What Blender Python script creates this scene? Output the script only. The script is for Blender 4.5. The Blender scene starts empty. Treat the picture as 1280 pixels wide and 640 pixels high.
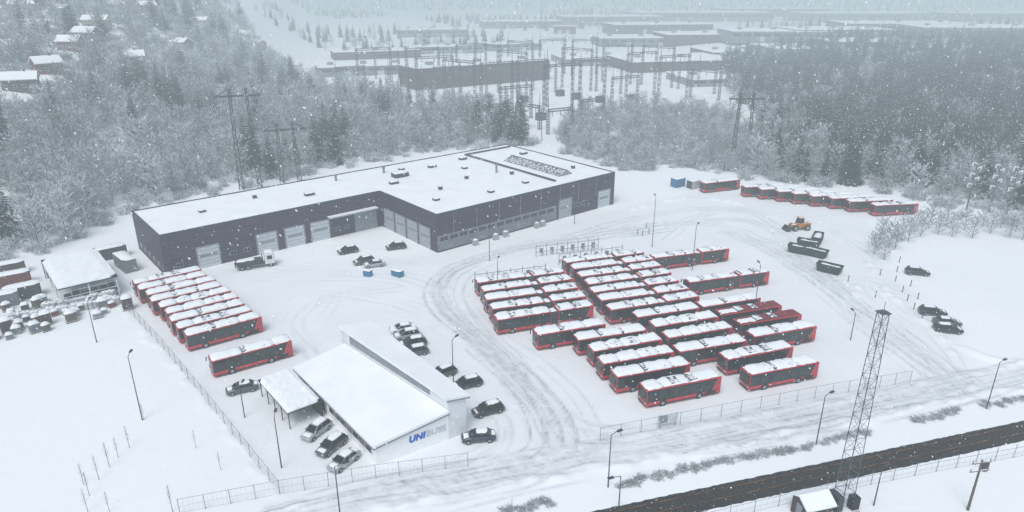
import bpy, bmesh, math, random
import numpy as np
from mathutils import Vector
R=math.radians; sin=math.sin; cos=math.cos; PI=math.pi
random.seed(7); rng=np.random.default_rng(7)
scene=bpy.context.scene; COL=scene.collection
H=56.0; FP=870.0; TH=R(21.3); ST,CT=sin(TH),cos(TH)
def ray(x,y):
    t=(y-320)/FP; s=(x-640)/FP
    return (s,CT-t*ST,-(ST+t*CT))
def G(x,y,z=0.0):
    d=ray(x,y); k=(H-z)/(-d[2]); return Vector((d[0]*k,d[1]*k,z))
def ss(t):
    t=np.clip(t,0,1); return t*t*(3-2*t)
def terr(X,Y):
    X=np.asarray(X,float); Y=np.asarray(Y,float)
    d=(X+110)*(-.776)+(Y-139)*.63-12
    e=(-X-60-.25*(Y-200))
    z=ss(e/110)*62*(1-np.exp(-np.maximum(d,0)*.2/62*1.25))
    z=z+ss(e/110)*ss(d/60)*(2.5*np.sin(X*.035+1)*np.sin(Y*.028)+1.2*np.sin(X*.09)*np.sin(Y*.075+2))
    z=z+95*ss((Y-1500)/1600)*(.8+.2*np.sin(X*.0021))
    z=z+9*ss((X-120)/160)*ss((Y-200)/150)*ss((1300-Y)/600)
    return z
def GT(x,y):
    d=ray(x,y); k=80.0
    while k<4000:
        X,Y,Z=d[0]*k,d[1]*k,H+d[2]*k
        if Z<=float(terr(X,Y)): break
        k+=1.0
    return Vector((X,Y,float(terr(X,Y))))
# ---------------------------------------------------------------- materials
def mat(name,c,rough=.7,var=.12,scale=3.0,metal=0.0,snow=0.0,bump=0.0,spec=.3,c2=None,coat=0.0,rnd=0.0):
    m=bpy.data.materials.new(name); m.use_nodes=True; nt=m.node_tree; N=nt.nodes; L=nt.links
    b=N['Principled BSDF']; b.inputs['Roughness'].default_value=rough; b.inputs['Metallic'].default_value=metal
    b.inputs['Specular IOR Level'].default_value=spec
    if coat: b.inputs['Coat Weight'].default_value=coat
    tc=N.new('ShaderNodeTexCoord'); no=N.new('ShaderNodeTexNoise'); no.inputs['Scale'].default_value=scale; no.inputs['Detail'].default_value=4
    L.new(tc.outputs['Object'],no.inputs['Vector'])
    rp=N.new('ShaderNodeValToRGB'); L.new(no.outputs['Fac'],rp.inputs['Fac'])
    lo=c2 if c2 else tuple(max(0,x*(1-var)) for x in c); hi=c if c2 else tuple(min(1,x*(1+var)) for x in c)
    rp.color_ramp.elements[0].position=.38; rp.color_ramp.elements[1].position=.62
    rp.color_ramp.elements[0].color=(*lo,1); rp.color_ramp.elements[1].color=(*hi,1)
    out=rp.outputs['Color']
    if rnd:
        oi=N.new('ShaderNodeObjectInfo'); mr=N.new('ShaderNodeMapRange'); L.new(oi.outputs['Random'],mr.inputs['Value']); mr.inputs['To Min'].default_value=1-rnd; mr.inputs['To Max'].default_value=1+rnd*.25
        h_=N.new('ShaderNodeHueSaturation'); L.new(mr.outputs['Result'],h_.inputs['Value']); L.new(out,h_.inputs['Color']); out=h_.outputs['Color']
    if snow!=0:
        ge=N.new('ShaderNodeNewGeometry'); sx=N.new('ShaderNodeSeparateXYZ'); L.new(ge.outputs['Normal'],sx.inputs[0])
        n2=N.new('ShaderNodeTexNoise'); n2.inputs['Scale'].default_value=2.3; n2.inputs['Detail'].default_value=5; L.new(tc.outputs['Object'],n2.inputs['Vector'])
        ad=N.new('ShaderNodeMath'); ad.operation='MULTIPLY_ADD'; L.new(sx.outputs['Z'],ad.inputs[0]); ad.inputs[1].default_value=1.0
        L.new(n2.outputs['Fac'],ad.inputs[2])
        mr=N.new('ShaderNodeMapRange'); L.new(ad.outputs[0],mr.inputs['Value']); mr.inputs['From Min'].default_value=1.5-snow; mr.inputs['From Max'].default_value=1.62-snow
        mx=N.new('ShaderNodeMix'); mx.data_type='RGBA'; L.new(mr.outputs['Result'],mx.inputs['Factor']); L.new(out,mx.inputs['A']); mx.inputs['B'].default_value=(.8,.83,.87,1)
        out=mx.outputs['Result']
    L.new(out,b.inputs['Base Color'])
    if bump:
        bp=N.new('ShaderNodeBump'); bp.inputs['Strength'].default_value=bump; bp.inputs['Distance'].default_value=.1
        L.new(no.outputs['Fac'],bp.inputs['Height']); L.new(bp.outputs['Normal'],b.inputs['Normal'])
    return m
M={}
M['snow']=mat('snow',(.84,.88,.905),.85,.03,.8,bump=.35)
M['roofsnow']=mat('roof_snow',(.85,.885,.91),.85,.03,.25,bump=.2)
M['red']=mat('bus_red',(.46,.010,.028),.35,.15,1.5,coat=.3,spec=.5)
M['redroof']=mat('bus_red_roof',(.20,.012,.022),.6,.3,1.5)
M['glass']=mat('dark_glass',(.008,.010,.014),.14,.2,2,spec=.4)
M['pane']=mat('window_glass',(.016,.021,.026),.12,.5,1.2,spec=.5)
M['skyglass']=mat('skylight_glass',(.055,.065,.078),.3,.3,.4,snow=.12)
M['black']=mat('black_plastic',(.015,.015,.018),.55,.2,4)
M['deck']=mat('bus_roof_deck',(.06,.06,.068),.7,.3,3,snow=.10)
M['tyre']=mat('tyre_rubber',(.02,.02,.022),.9,.3,6)
M['rim']=mat('rim_metal',(.32,.33,.35),.5,.2,8,metal=.3)
M['bellows']=mat('bellows_grey',(.05,.05,.055),.85,.2,5)
M['display']=mat('sign_dark',(.03,.028,.02),.3,.2,6)
M['lightc']=mat('lamp_clear',(.6,.62,.65),.2,.1,5)
M['lightr']=mat('lamp_red',(.35,.02,.02),.3,.1,5)
M['steel']=mat('galvanised_steel',(.22,.24,.26),.55,.15,3,metal=.2)
M['mast']=mat('mast_steel',(.10,.11,.125),.6,.2,3,metal=.2)
M['darksteel']=mat('dark_steel',(.045,.05,.06),.6,.2,3)
M['gantry']=mat('gantry_steel',(.075,.088,.10),.6,.2,2)
M['concrete']=mat('concrete',(.38,.39,.40),.9,.12,2,snow=.35)
M['white']=mat('white_paint',(.74,.78,.80),.6,.05,1.2)
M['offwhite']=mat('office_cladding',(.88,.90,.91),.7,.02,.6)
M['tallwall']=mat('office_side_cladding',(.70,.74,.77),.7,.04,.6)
M['door']=mat('pale_door',(.52,.56,.60),.5,.06,1.5)
M['greywall']=mat('grey_panel',(.24,.26,.29),.6,.1,1)
M['lightpanel']=mat('light_panel',(.36,.39,.42),.6,.08,1)
M['midpanel']=mat('mid_grey_panel',(.20,.21,.235),.6,.12,1)
M['blue']=mat('blue_paint',(.035,.17,.31),.6,.2,2)
M['logo_blue']=mat('logo_blue',(.005,.085,.52),.4,.05,2)
M['logo_grey']=mat('logo_grey',(.52,.59,.66),.4,.05,2)
M['green']=mat('container_green',(.018,.035,.033),.7,.3,2)
M['orange']=mat('loader_orange',(.45,.16,.02),.5,.2,2,snow=.1)
M['rust']=mat('rusty_red',(.16,.045,.04),.8,.3,2,snow=.35)
M['bag']=mat('white_sack',(.45,.47,.49),.9,.2,2,snow=.3,bump=.5)
M['wood']=mat('weathered_wood',(.12,.095,.075),.85,.25,4,snow=.2)
M['bark']=mat('dark_bark',(.09,.09,.097),.95,.4,3)
M['twig']=mat('bare_twig',(.062,.066,.075),.95,.3,2,rnd=.3)
M['frost']=mat('snowy_twig',(.66,.71,.75),.95,.12,.5,rnd=.34)
M['needle']=mat('spruce_needles',(.014,.026,.030),.95,.35,1.2,rnd=.3)
M['needlesnow']=mat('snow_on_needles',(.54,.59,.63),.95,.15,1,rnd=.35)
M['ballast']=mat('dark_ballast',(.034,.029,.029),.95,.5,2.5,bump=.6,c2=(.014,.013,.014),snow=-.17)
M['sleeper']=mat('dark_sleeper',(.034,.028,.026),.9,.4,4)
M['railm']=mat('rusty_rail',(.13,.065,.04),.6,.5,1.0)
def cladding():
    m=bpy.data.materials.new('aubergine_cladding'); m.use_nodes=True; N=m.node_tree.nodes; L=m.node_tree.links; b=N['Principled BSDF']
    b.inputs['Roughness'].default_value=.6
    tc=N.new('ShaderNodeTexCoord'); br=N.new('ShaderNodeTexBrick')
    sp=N.new('ShaderNodeSeparateXYZ'); L.new(tc.outputs['Object'],sp.inputs[0]); a=N.new('ShaderNodeMath'); a.operation='ADD'; L.new(sp.outputs['X'],a.inputs[0]); L.new(sp.outputs['Y'],a.inputs[1])
    cb=N.new('ShaderNodeCombineXYZ'); L.new(a.outputs[0],cb.inputs['X']); L.new(sp.outputs['Z'],cb.inputs['Y'])
    L.new(cb.outputs[0],br.inputs['Vector']); br.inputs['Scale'].default_value=1; br.inputs['Brick Width'].default_value=2.4; br.inputs['Row Height'].default_value=.75
    br.inputs['Mortar Size'].default_value=.03; br.inputs['Color1'].default_value=(.026,.012,.036,1); br.inputs['Color2'].default_value=(.046,.024,.058,1); br.inputs['Mortar'].default_value=(.09,.07,.11,1)
    L.new(br.outputs['Color'],b.inputs['Base Color']); return m
M['clad']=cladding()
def wallc(n,c): M[n]=mat(n,c,.8,.12,1.5)
wallc('w_red',(.16,.05,.045)); wallc('w_yel',(.30,.25,.17)); wallc('w_grey',(.18,.19,.21)); wallc('w_brown',(.08,.058,.052)); wallc('w_pale',(.42,.43,.44)); wallc('w_plum',(.085,.022,.042)); wallc('w_mist',(.22,.23,.25))
for n,c in dict(c_black=(.012,.014,.018),c_grey=(.07,.08,.09),c_white=(.68,.70,.72),c_silver=(.33,.35,.37),c_blue=(.02,.03,.06)).items():
    M[n]=mat(n,c,.3,.06,2,coat=.4,spec=.5)
# ---------------------------------------------------------------- mesh builder
class B:
    def __init__(s): s.v=[]; s.f=[]; s.m=[]
    def add(s,vs,fs,mi=0):
        o=len(s.v); s.v+= [tuple(p) for p in vs]; s.f+=[tuple(i+o for i in f) for f in fs]; s.m+=[mi]*len(fs); return s
    def box(s,x0,x1,y0,y1,z0,z1,mi=0):
        return s.add([(x0,y0,z0),(x1,y0,z0),(x1,y1,z0),(x0,y1,z0),(x0,y0,z1),(x1,y0,z1),(x1,y1,z1),(x0,y1,z1)],
            [(3,2,1,0),(4,5,6,7),(0,1,5,4),(1,2,6,5),(2,3,7,6),(3,0,4,7)],mi)
    def frus(s,a,b,z0,z1,mi=0):
        (x0,x1,y0,y1)=a; (X0,X1,Y0,Y1)=b
        return s.add([(x0,y0,z0),(x1,y0,z0),(x1,y1,z0),(x0,y1,z0),(X0,Y0,z1),(X1,Y0,z1),(X1,Y1,z1),(X0,Y1,z1)],
            [(3,2,1,0),(4,5,6,7),(0,1,5,4),(1,2,6,5),(2,3,7,6),(3,0,4,7)],mi)
    def bev(s,x0,x1,y0,y1,z0,z1,r,seg=2,mi=0):
        bm=bmesh.new(); bmesh.ops.create_cube(bm,size=1)
        for v in bm.verts: v.co=Vector(((x0+x1)/2+v.co.x*(x1-x0),(y0+y1)/2+v.co.y*(y1-y0),(z0+z1)/2+v.co.z*(z1-z0)))
        bmesh.ops.bevel(bm,geom=bm.edges[:],offset=r,segments=seg,profile=.5,affect='EDGES')
        bm.verts.index_update(); s.add([v.co[:] for v in bm.verts],[[v.index for v in f.verts] for f in bm.faces],mi); bm.free(); return s
    def tube(s,p0,p1,r0,r1=None,n=6,mi=0,cap=True):
        r1=r0 if r1 is None else r1; p0=Vector(p0); p1=Vector(p1); d=(p1-p0).normalized()
        a=d.orthogonal().normalized(); b=d.cross(a); vs=[]
        for p,r in ((p0,r0),(p1,r1)):
            for i in range(n):
                t=2*PI*i/n; vs.append(p+a*cos(t)*r+b*sin(t)*r)
        fs=[(i,(i+1)%n,n+(i+1)%n,n+i) for i in range(n)]
        if cap: fs+=[tuple(reversed(range(n))),tuple(range(n,2*n))]
        return s.add(vs,fs,mi)
    def prism(s,poly,z0,z1,mi=0,top=True):
        n=len(poly); vs=[(x,y,z0) for x,y in poly]+[(x,y,z1) for x,y in poly]
        fs=[(i,(i+1)%n,n+(i+1)%n,n+i) for i in range(n)]
        if top: fs+=[tuple(range(n,2*n)),tuple(reversed(range(n)))]
        return s.add(vs,fs,mi)
    def mesh(s,name,mats,smooth=False):
        me=bpy.data.meshes.new(name); me.from_pydata(s.v,[],s.f)
        for m in (mats if isinstance(mats,(list,tuple)) else [mats]): me.materials.append(M[m] if isinstance(m,str) else m)
        me.polygons.foreach_set('material_index',s.m)
        if smooth: me.polygons.foreach_set('use_smooth',[True]*len(me.polygons))
        me.update(); return me
def snowslab(b,x0,x1,y0,y1,z,h,nx,ny,seed,mi=0,rag=.08):
    r=random.Random(seed); vs=[]
    for j in range(ny+1):
        for i in range(nx+1):
            e=min(i,nx-i,j,ny-j); x=x0+(x1-x0)*i/nx; y=y0+(y1-y0)*j/ny
            if e==1 and h<.5:
                if j==1: y=y0+min(.12,(y1-y0)/ny)
                if j==ny-1: y=y1-min(.12,(y1-y0)/ny)
            zz=z if e==0 else z+h*(.75+.5*r.random())
            jx=(r.random()-.5)*rag*2; jy=(r.random()-.5)*rag*2
            vs.append((x+jx,y+jy,zz))
    fs=[(j*(nx+1)+i,j*(nx+1)+i+1,(j+1)*(nx+1)+i+1,(j+1)*(nx+1)+i) for j in range(ny) for i in range(nx)]
    b.add(vs,fs,mi)
# ---------------------------------------------------------------- objects
def setp(o,label=None,cat=None,group=None,kind=None):
    if label: o['label']=label
    if cat: o['category']=cat
    if group: o['group']=group
    if kind: o['kind']=kind
    return o
def E(name,loc,rz,label,cat,group=None,scale=1):
    o=bpy.data.objects.new(name,None); COL.objects.link(o); o.location=loc; o.rotation_euler=(0,0,rz)
    o.scale=(scale,)*3 if not isinstance(scale,tuple) else scale; o.empty_display_size=.5
    return setp(o,label,cat,group)
def P(name,me,parent,loc=(0,0,0),rz=0):
    o=bpy.data.objects.new(name,me); COL.objects.link(o); o.parent=parent; o.location=loc
    if rz: o.rotation_euler=(0,0,rz)
    return o
def inst(name,spec,loc,rz,label,cat,group=None,scale=1):
    root=E(name,loc,rz,label,cat,group,scale)
    for s in spec:
        o=P(s[0],s[1],root,s[2] if len(s)>2 else (0,0,0))
        if len(s)>3:
            for q in s[3]: P(q[0],q[1],o,q[2] if len(q)>2 else (0,0,0))
    return root
def one(name,me,loc,rz,label,cat,group=None,scale=1,kind=None):
    o=bpy.data.objects.new(name,me); COL.objects.link(o); o.location=loc; o.rotation_euler=(0,0,rz); o.scale=(scale,)*3 if not isinstance(scale,tuple) else scale
    return setp(o,label,cat,group,kind)
ORD=['nearest','second','third','fourth','fifth','sixth','seventh','eighth','ninth','tenth','eleventh']
# ---------------------------------------------------------------- ground
fx0,fx1,fy0,fy1,dx=-118.0,150.0,52.0,222.0,.33
xs=np.arange(fx0,fx1+1e-6,dx); ys=np.arange(fy0,fy1+1e-6,dx); nfx,nfy=len(xs),len(ys)
xl=[]; p=fx0; st=1.
while p>-4500: p-=st; st=min(st*1.12,70); xl.append(p)
xr=[]; p=xs[-1]; st=1.
while p<4500: p+=st; st=min(st*1.12,70); xr.append(p)
yl=[]; p=fy0; st=1.
while p>-300: p-=st; st=min(st*1.3,40); yl.append(p)
yr=[]; p=ys[-1]; st=1.
while p<4800: p+=st; st=min(st*1.1,60); yr.append(p)
XA=np.array(xl[::-1]+list(xs)+xr); YA=np.array(yl[::-1]+list(ys)+yr); ox,oy=len(xl),len(yl)
W=np.zeros((nfy,nfx)); BZ=np.zeros((nfy,nfx))
def catm(pts,step=.25):
    P_=[np.array((p[0],p[1])) for p in pts]; P_=[2*P_[0]-P_[1]]+P_+[2*P_[-1]-P_[-2]]; out=[]
    for i in range(1,len(P_)-2):
        a,b,c,d=P_[i-1:i+3]; n=max(2,int(np.linalg.norm(c-b)/step))
        for k in range(n):
            t=k/n; out.append(.5*((2*b)+(-a+c)*t+(2*a-5*b+4*c-d)*t*t+(-a+3*b-3*c+d)*t**3))
    out.append(P_[-2]); return np.array(out)
def splat(F,pts,rad,amp):
    ix=np.round((pts[:,0]-fx0)/dx).astype(int); iy=np.round((pts[:,1]-fy0)/dx).astype(int); w=int(math.ceil(rad*1.6/dx))
    for j in range(-w,w+1):
        for i in range(-w,w+1):
            a=ix+i; b=iy+j; ok=(a>=0)&(a<nfx)&(b>=0)&(b<nfy)
            a=a[ok]; b=b[ok]; px=pts[ok]
            d2=(fx0+a*dx-px[:,0])**2+(fy0+b*dx-px[:,1])**2
            np.maximum.at(F,(b,a),(amp[ok] if hasattr(amp,'shape') else amp)*np.exp(-d2/(rad*rad*.6)))
def offs(c,o):
    t=np.gradient(c,axis=0); t/=np.maximum(np.linalg.norm(t,axis=1,keepdims=True),1e-6); n=np.stack([-t[:,1],t[:,0]],1)
    return c+n*(o[:,None] if hasattr(o,'shape') else o)
def px(l): return [G(a,b) for a,b in l]
def track(l,n,spread,amp,seed):
    c=catm(px(l)); r=np.random.default_rng(seed); s=np.arange(len(c))*.25
    for k in range(n):
        o=r.normal(0,spread*1.1)+spread*(.8*np.sin(s*r.uniform(.015,.05)+r.uniform(0,6))+.45*np.sin(s*r.uniform(.06,.13)+r.uniform(0,6)))
        am=amp*r.uniform(.3,1)*np.clip(.6+.4*np.sin(s*r.uniform(.05,.2)+r.uniform(0,6))+.3*np.sin(s*r.uniform(.4,.9)+r.uniform(0,6)),.05,1)
        i0=int(len(c)*r.uniform(0,.25)) if k%2 else 0; i1=len(c)-(int(len(c)*r.uniform(0,.3)) if k%3==0 else 0)
        for w in (-.95,.95): splat(W,offs(c,o+w)[i0:i1],r.uniform(.18,.40),am[i0:i1])
road=[(330,660),(450,626),(560,604),(700,578),(860,550),(1000,523),(1150,493),(1280,468),(1400,446)]
c=catm(px(road)); splat(W,offs(c,0*c[:,0]),3.4,.26)
track(road,10,1.5,1.0,1); track([(a,b-7) for a,b in road],4,.5,.9,2)
loopR=[(860,556),(1000,528),(1110,508),(1170,488),(1178,470),(1150,445),(1105,410),(1060,375),(1010,335),(960,305),(900,283),(830,280)]
track(loopR,9,1.3,.9,3)
track([(1280,474),(1230,476),(1190,470),(1150,440),(1090,400),(1040,360),(1000,320),(970,290),(930,275),(880,275)],6,1.8,.6,4)
track([(1150,494),(1185,478),(1190,455),(1160,420),(1120,385),(1100,360)],3,1,.6,5)
inner=[(480,622),(580,604),(650,590),(690,566),(690,530),(665,492),(625,450),(585,415),(555,385),(548,360),(570,335),(640,312),(730,296),(830,282)]
track(inner,11,1.4,.9,6)
c=catm(px(inner[:7])); splat(W,c,3.0,.22)
track([(800,560),(730,562),(700,540),(680,505),(640,460),(600,425),(570,390)],7,1.3,.95,7)
track([(548,370),(520,352),(470,345),(400,345),(340,345),(290,338)],5,1.6,.45,8)
track([(570,420),(520,385),(460,370),(400,365),(360,400)],4,1.6,.35,9)
track([(560,400),(590,360),(560,330),(500,325),(450,310)],4,1.6,.45,10)
track([(700,300),(780,275),(850,262),(920,262),(1000,272),(1060,300),(1100,330)],5,1.8,.5,11)
track([(830,300),(870,272),(930,262),(990,290),(1040,335)],4,1.5,.5,12)
track([(430,470),(400,430),(380,400),(420,370),(500,360)],3,1.4,.3,13)
track([(560,604),(600,585),(640,560),(640,520),(600,500)],3,1.,.5,14)
track([(1020,350),(1080,350),(1130,365),(1180,385)],4,1.2,.35,15)
track([(900,520),(820,540),(730,535),(680,500)],3,1.5,.4,16)
for l,r_,h_ in [([(a,b-13) for a,b in road],.9,.3),([(a,b+16) for a,b in road],1.1,.45),([(1120,515),(1190,500),(1215,470),(1190,440)],1.,.4),
        ([(1085,330),(1110,365),(1150,400),(1210,440),(1280,455)],1.2,.5),([(790,262),(860,248),(930,255)],1.,.5),([(1030,330),(1060,345),(1075,370)],1.2,.5),
        ([(30,300),(100,285),(160,262)],3,1.),([(150,385),(260,505),(345,618)],.8,.2)]:
    c=catm(px(l)); s=np.arange(len(c))*.25
    splat(BZ,offs(c,.5*np.sin(s*.7)),r_,h_*(.55+.45*np.sin(s*1.3+np.sin(s*.4)*3)))
def inpoly(X,Y,poly):
    ins=np.zeros(X.shape,bool); n=len(poly)
    for i in range(n):
        x1,y1=poly[i][0],poly[i][1]; x2,y2=poly[(i+1)%n][0],poly[(i+1)%n][1]
        cnd=((y1>Y)!=(y2>Y)); xx=(x2-x1)*(Y-y1)/((y2-y1) if y2!=y1 else 1e-9)+x1
        ins^=cnd&(X<xx)
    return ins
GX,GY=np.meshgrid(xs,ys)
yard=inpoly(GX,GY,px([(160,372),(200,340),(550,318),(770,262),(870,240),(1080,250),(1100,330),(1210,440),(1210,480),(1000,520),(750,562),(560,604),(350,625)])).astype(float)
for k in range(6): yard=(yard+np.roll(yard,2,0)+np.roll(yard,-2,0)+np.roll(yard,2,1)+np.roll(yard,-2,1))/5
AX,AY=np.meshgrid(XA,YA); Z=terr(AX,AY)
Z[oy:oy+nfy,ox:ox+nfx]+=BZ-W*.02
WA=np.zeros_like(Z); WA[oy:oy+nfy,ox:ox+nfx]=W; YD=np.zeros_like(Z); YD[oy:oy+nfy,ox:ox+nfx]=yard
def seg_d(ax,ay,bx,by):
    vx,vy=bx-ax,by-ay; t=np.clip(((AX-ax)*vx+(AY-ay)*vy)/(vx*vx+vy*vy),0,1); return np.hypot(AX-ax-t*vx,AY-ay-t*vy)
for (a,c) in (((-180,720),(900,1150)),((60,620),(420,560)),((-60,900),(1300,800)),((200,560),(500,1500))):
    WA=np.maximum(WA,.7*np.exp(-(seg_d(*a,*c)/9)**2)*(AY>330))
ny_,nx_=Z.shape
me=bpy.data.meshes.new('ground'); me.vertices.add(nx_*ny_); me.vertices.foreach_set('co',np.stack([AX,AY,Z],-1).astype(np.float32).ravel())
ii=np.arange((nx_-1)*(ny_-1)); jj=ii//(nx_-1); kk=ii%(nx_-1); a=jj*nx_+kk
q=np.stack([a,a+1,a+nx_+1,a+nx_],1).astype(np.int32); me.loops.add(q.size); me.loops.foreach_set('vertex_index',q.ravel()); me.polygons.add(len(q))
me.polygons.foreach_set('loop_start',np.arange(0,q.size,4,dtype=np.int32)); me.polygons.foreach_set('use_smooth',np.ones(len(q),bool)); me.update(calc_edges=True)
for nm,arr in (('wear',WA),('yard',YD)):
    at=me.attributes.new(nm,'FLOAT','POINT'); at.data.foreach_set('value',arr.astype(np.float32).ravel())
gm=bpy.data.materials.new('snowy_ground'); gm.use_nodes=True; N=gm.node_tree.nodes; L=gm.node_tree.links; b=N['Principled BSDF']; b.inputs['Roughness'].default_value=.85; b.inputs['Specular IOR Level'].default_value=.2
tc=N.new('ShaderNodeTexCoord')
def noise(sc,det=5):
    n=N.new('ShaderNodeTexNoise'); n.inputs['Scale'].default_value=sc; n.inputs['Detail'].default_value=det; L.new(tc.outputs['Object'],n.inputs['Vector']); return n
def math_(op,a,bv):
    n=N.new('ShaderNodeMath'); n.operation=op
    for i,x in enumerate((a,bv)):
        if isinstance(x,(int,float)): n.inputs[i].default_value=x
        else: L.new(x,n.inputs[i])
    return n.outputs[0]
wa=N.new('ShaderNodeAttribute'); wa.attribute_name='wear'; yd=N.new('ShaderNodeAttribute'); yd.attribute_name='yard'
n1=noise(.7,8); n2=noise(.12,4); n3=noise(.035,3)
wm=math_('MULTIPLY',wa.outputs['Fac'],math_('ADD',math_('MULTIPLY',n1.outputs['Fac'],1.5),-.05))
ym=math_('MULTIPLY',yd.outputs['Fac'],math_('MULTIPLY',n2.outputs['Fac'],.19))
tot=math_('ADD',wm,ym)
fr=math_('MULTIPLY',math_('SUBTRACT',n3.outputs['Fac'],.47),.2)
tot=math_('ADD',tot,math_('MAXIMUM',fr,0.0))
mx=N.new('ShaderNodeMix'); mx.data_type='RGBA'; mx.clamp_factor=True; L.new(tot,mx.inputs['Factor']); mx.inputs['A'].default_value=(.85,.885,.91,1); mx.inputs['B'].default_value=(.24,.27,.305,1)
L.new(mx.outputs['Result'],b.inputs['Base Color'])
bp=N.new('ShaderNodeBump'); bp.inputs['Strength'].default_value=.4; bp.inputs['Distance'].default_value=.25; n4=noise(.6,8); L.new(n4.outputs['Fac'],bp.inputs['Height']); L.new(bp.outputs['Normal'],b.inputs['Normal'])
me.materials.append(gm)
g=bpy.data.objects.new('ground',me); COL.objects.link(g); g['kind']='structure'
# ---------------------------------------------------------------- railway
rd=(G(1280,538)-G(820,637)).normalized(); rn=Vector((-rd.y,rd.x,0)); r0=G(820,637)-rd*40; RL=170
b=B(); n=340
vs=[];fs=[]
for i in range(n+1):
    p=r0+rd*(RL*i/n)
    for k,(o,z) in enumerate(((-1.75,.02),(-1.3,.22),(1.3,.22),(1.75,.02))):
        jit=(random.random()-.5)*.14 if k in (0,3) else 0
        q_=p+rn*(o+jit); vs.append((q_.x,q_.y,z))
for i in range(n):
    for k in range(3): fs.append((i*4+k,(i+1)*4+k,(i+1)*4+k+1,i*4+k+1))
fs=[f[::-1] for f in fs]
b.add(vs,fs); o=bpy.data.objects.new('railway_bed',b.mesh('railway_bed','ballast')); COL.objects.link(o); o['kind']='structure'
b=B()
for sd in (-.72,.72):
    a=r0+rn*sd; c=a+rd*RL; t=rn*.035
    b.add([a-t+Vector((0,0,.24)),a+t+Vector((0,0,.24)),c+t+Vector((0,0,.24)),c-t+Vector((0,0,.24)),a-t+Vector((0,0,.38)),a+t+Vector((0,0,.38)),c+t+Vector((0,0,.38)),c-t+Vector((0,0,.38))],[(4,5,6,7),(0,1,5,4),(2,3,7,6),(1,2,6,5),(3,0,4,7)])
o=bpy.data.objects.new('rails',b.mesh('rails','railm')); COL.objects.link(o); o['kind']='structure'
b=B()
for i in range(int(RL/.65)):
    p=r0+rd*(i*.65); a=rd*.12; w=rn*1.15; z0,z1=Vector((0,0,.18)),Vector((0,0,.25))
    b.add([p-a-w+z0,p+a-w+z0,p+a+w+z0,p-a+w+z0,p-a-w+z1,p+a-w+z1,p+a+w+z1,p-a+w+z1],[(4,5,6,7),(0,1,5,4),(1,2,6,5),(2,3,7,6),(3,0,4,7)])
o=bpy.data.objects.new('railway_sleepers',b.mesh('sleepers','sleeper')); COL.objects.link(o); o['kind']='structure'
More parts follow.
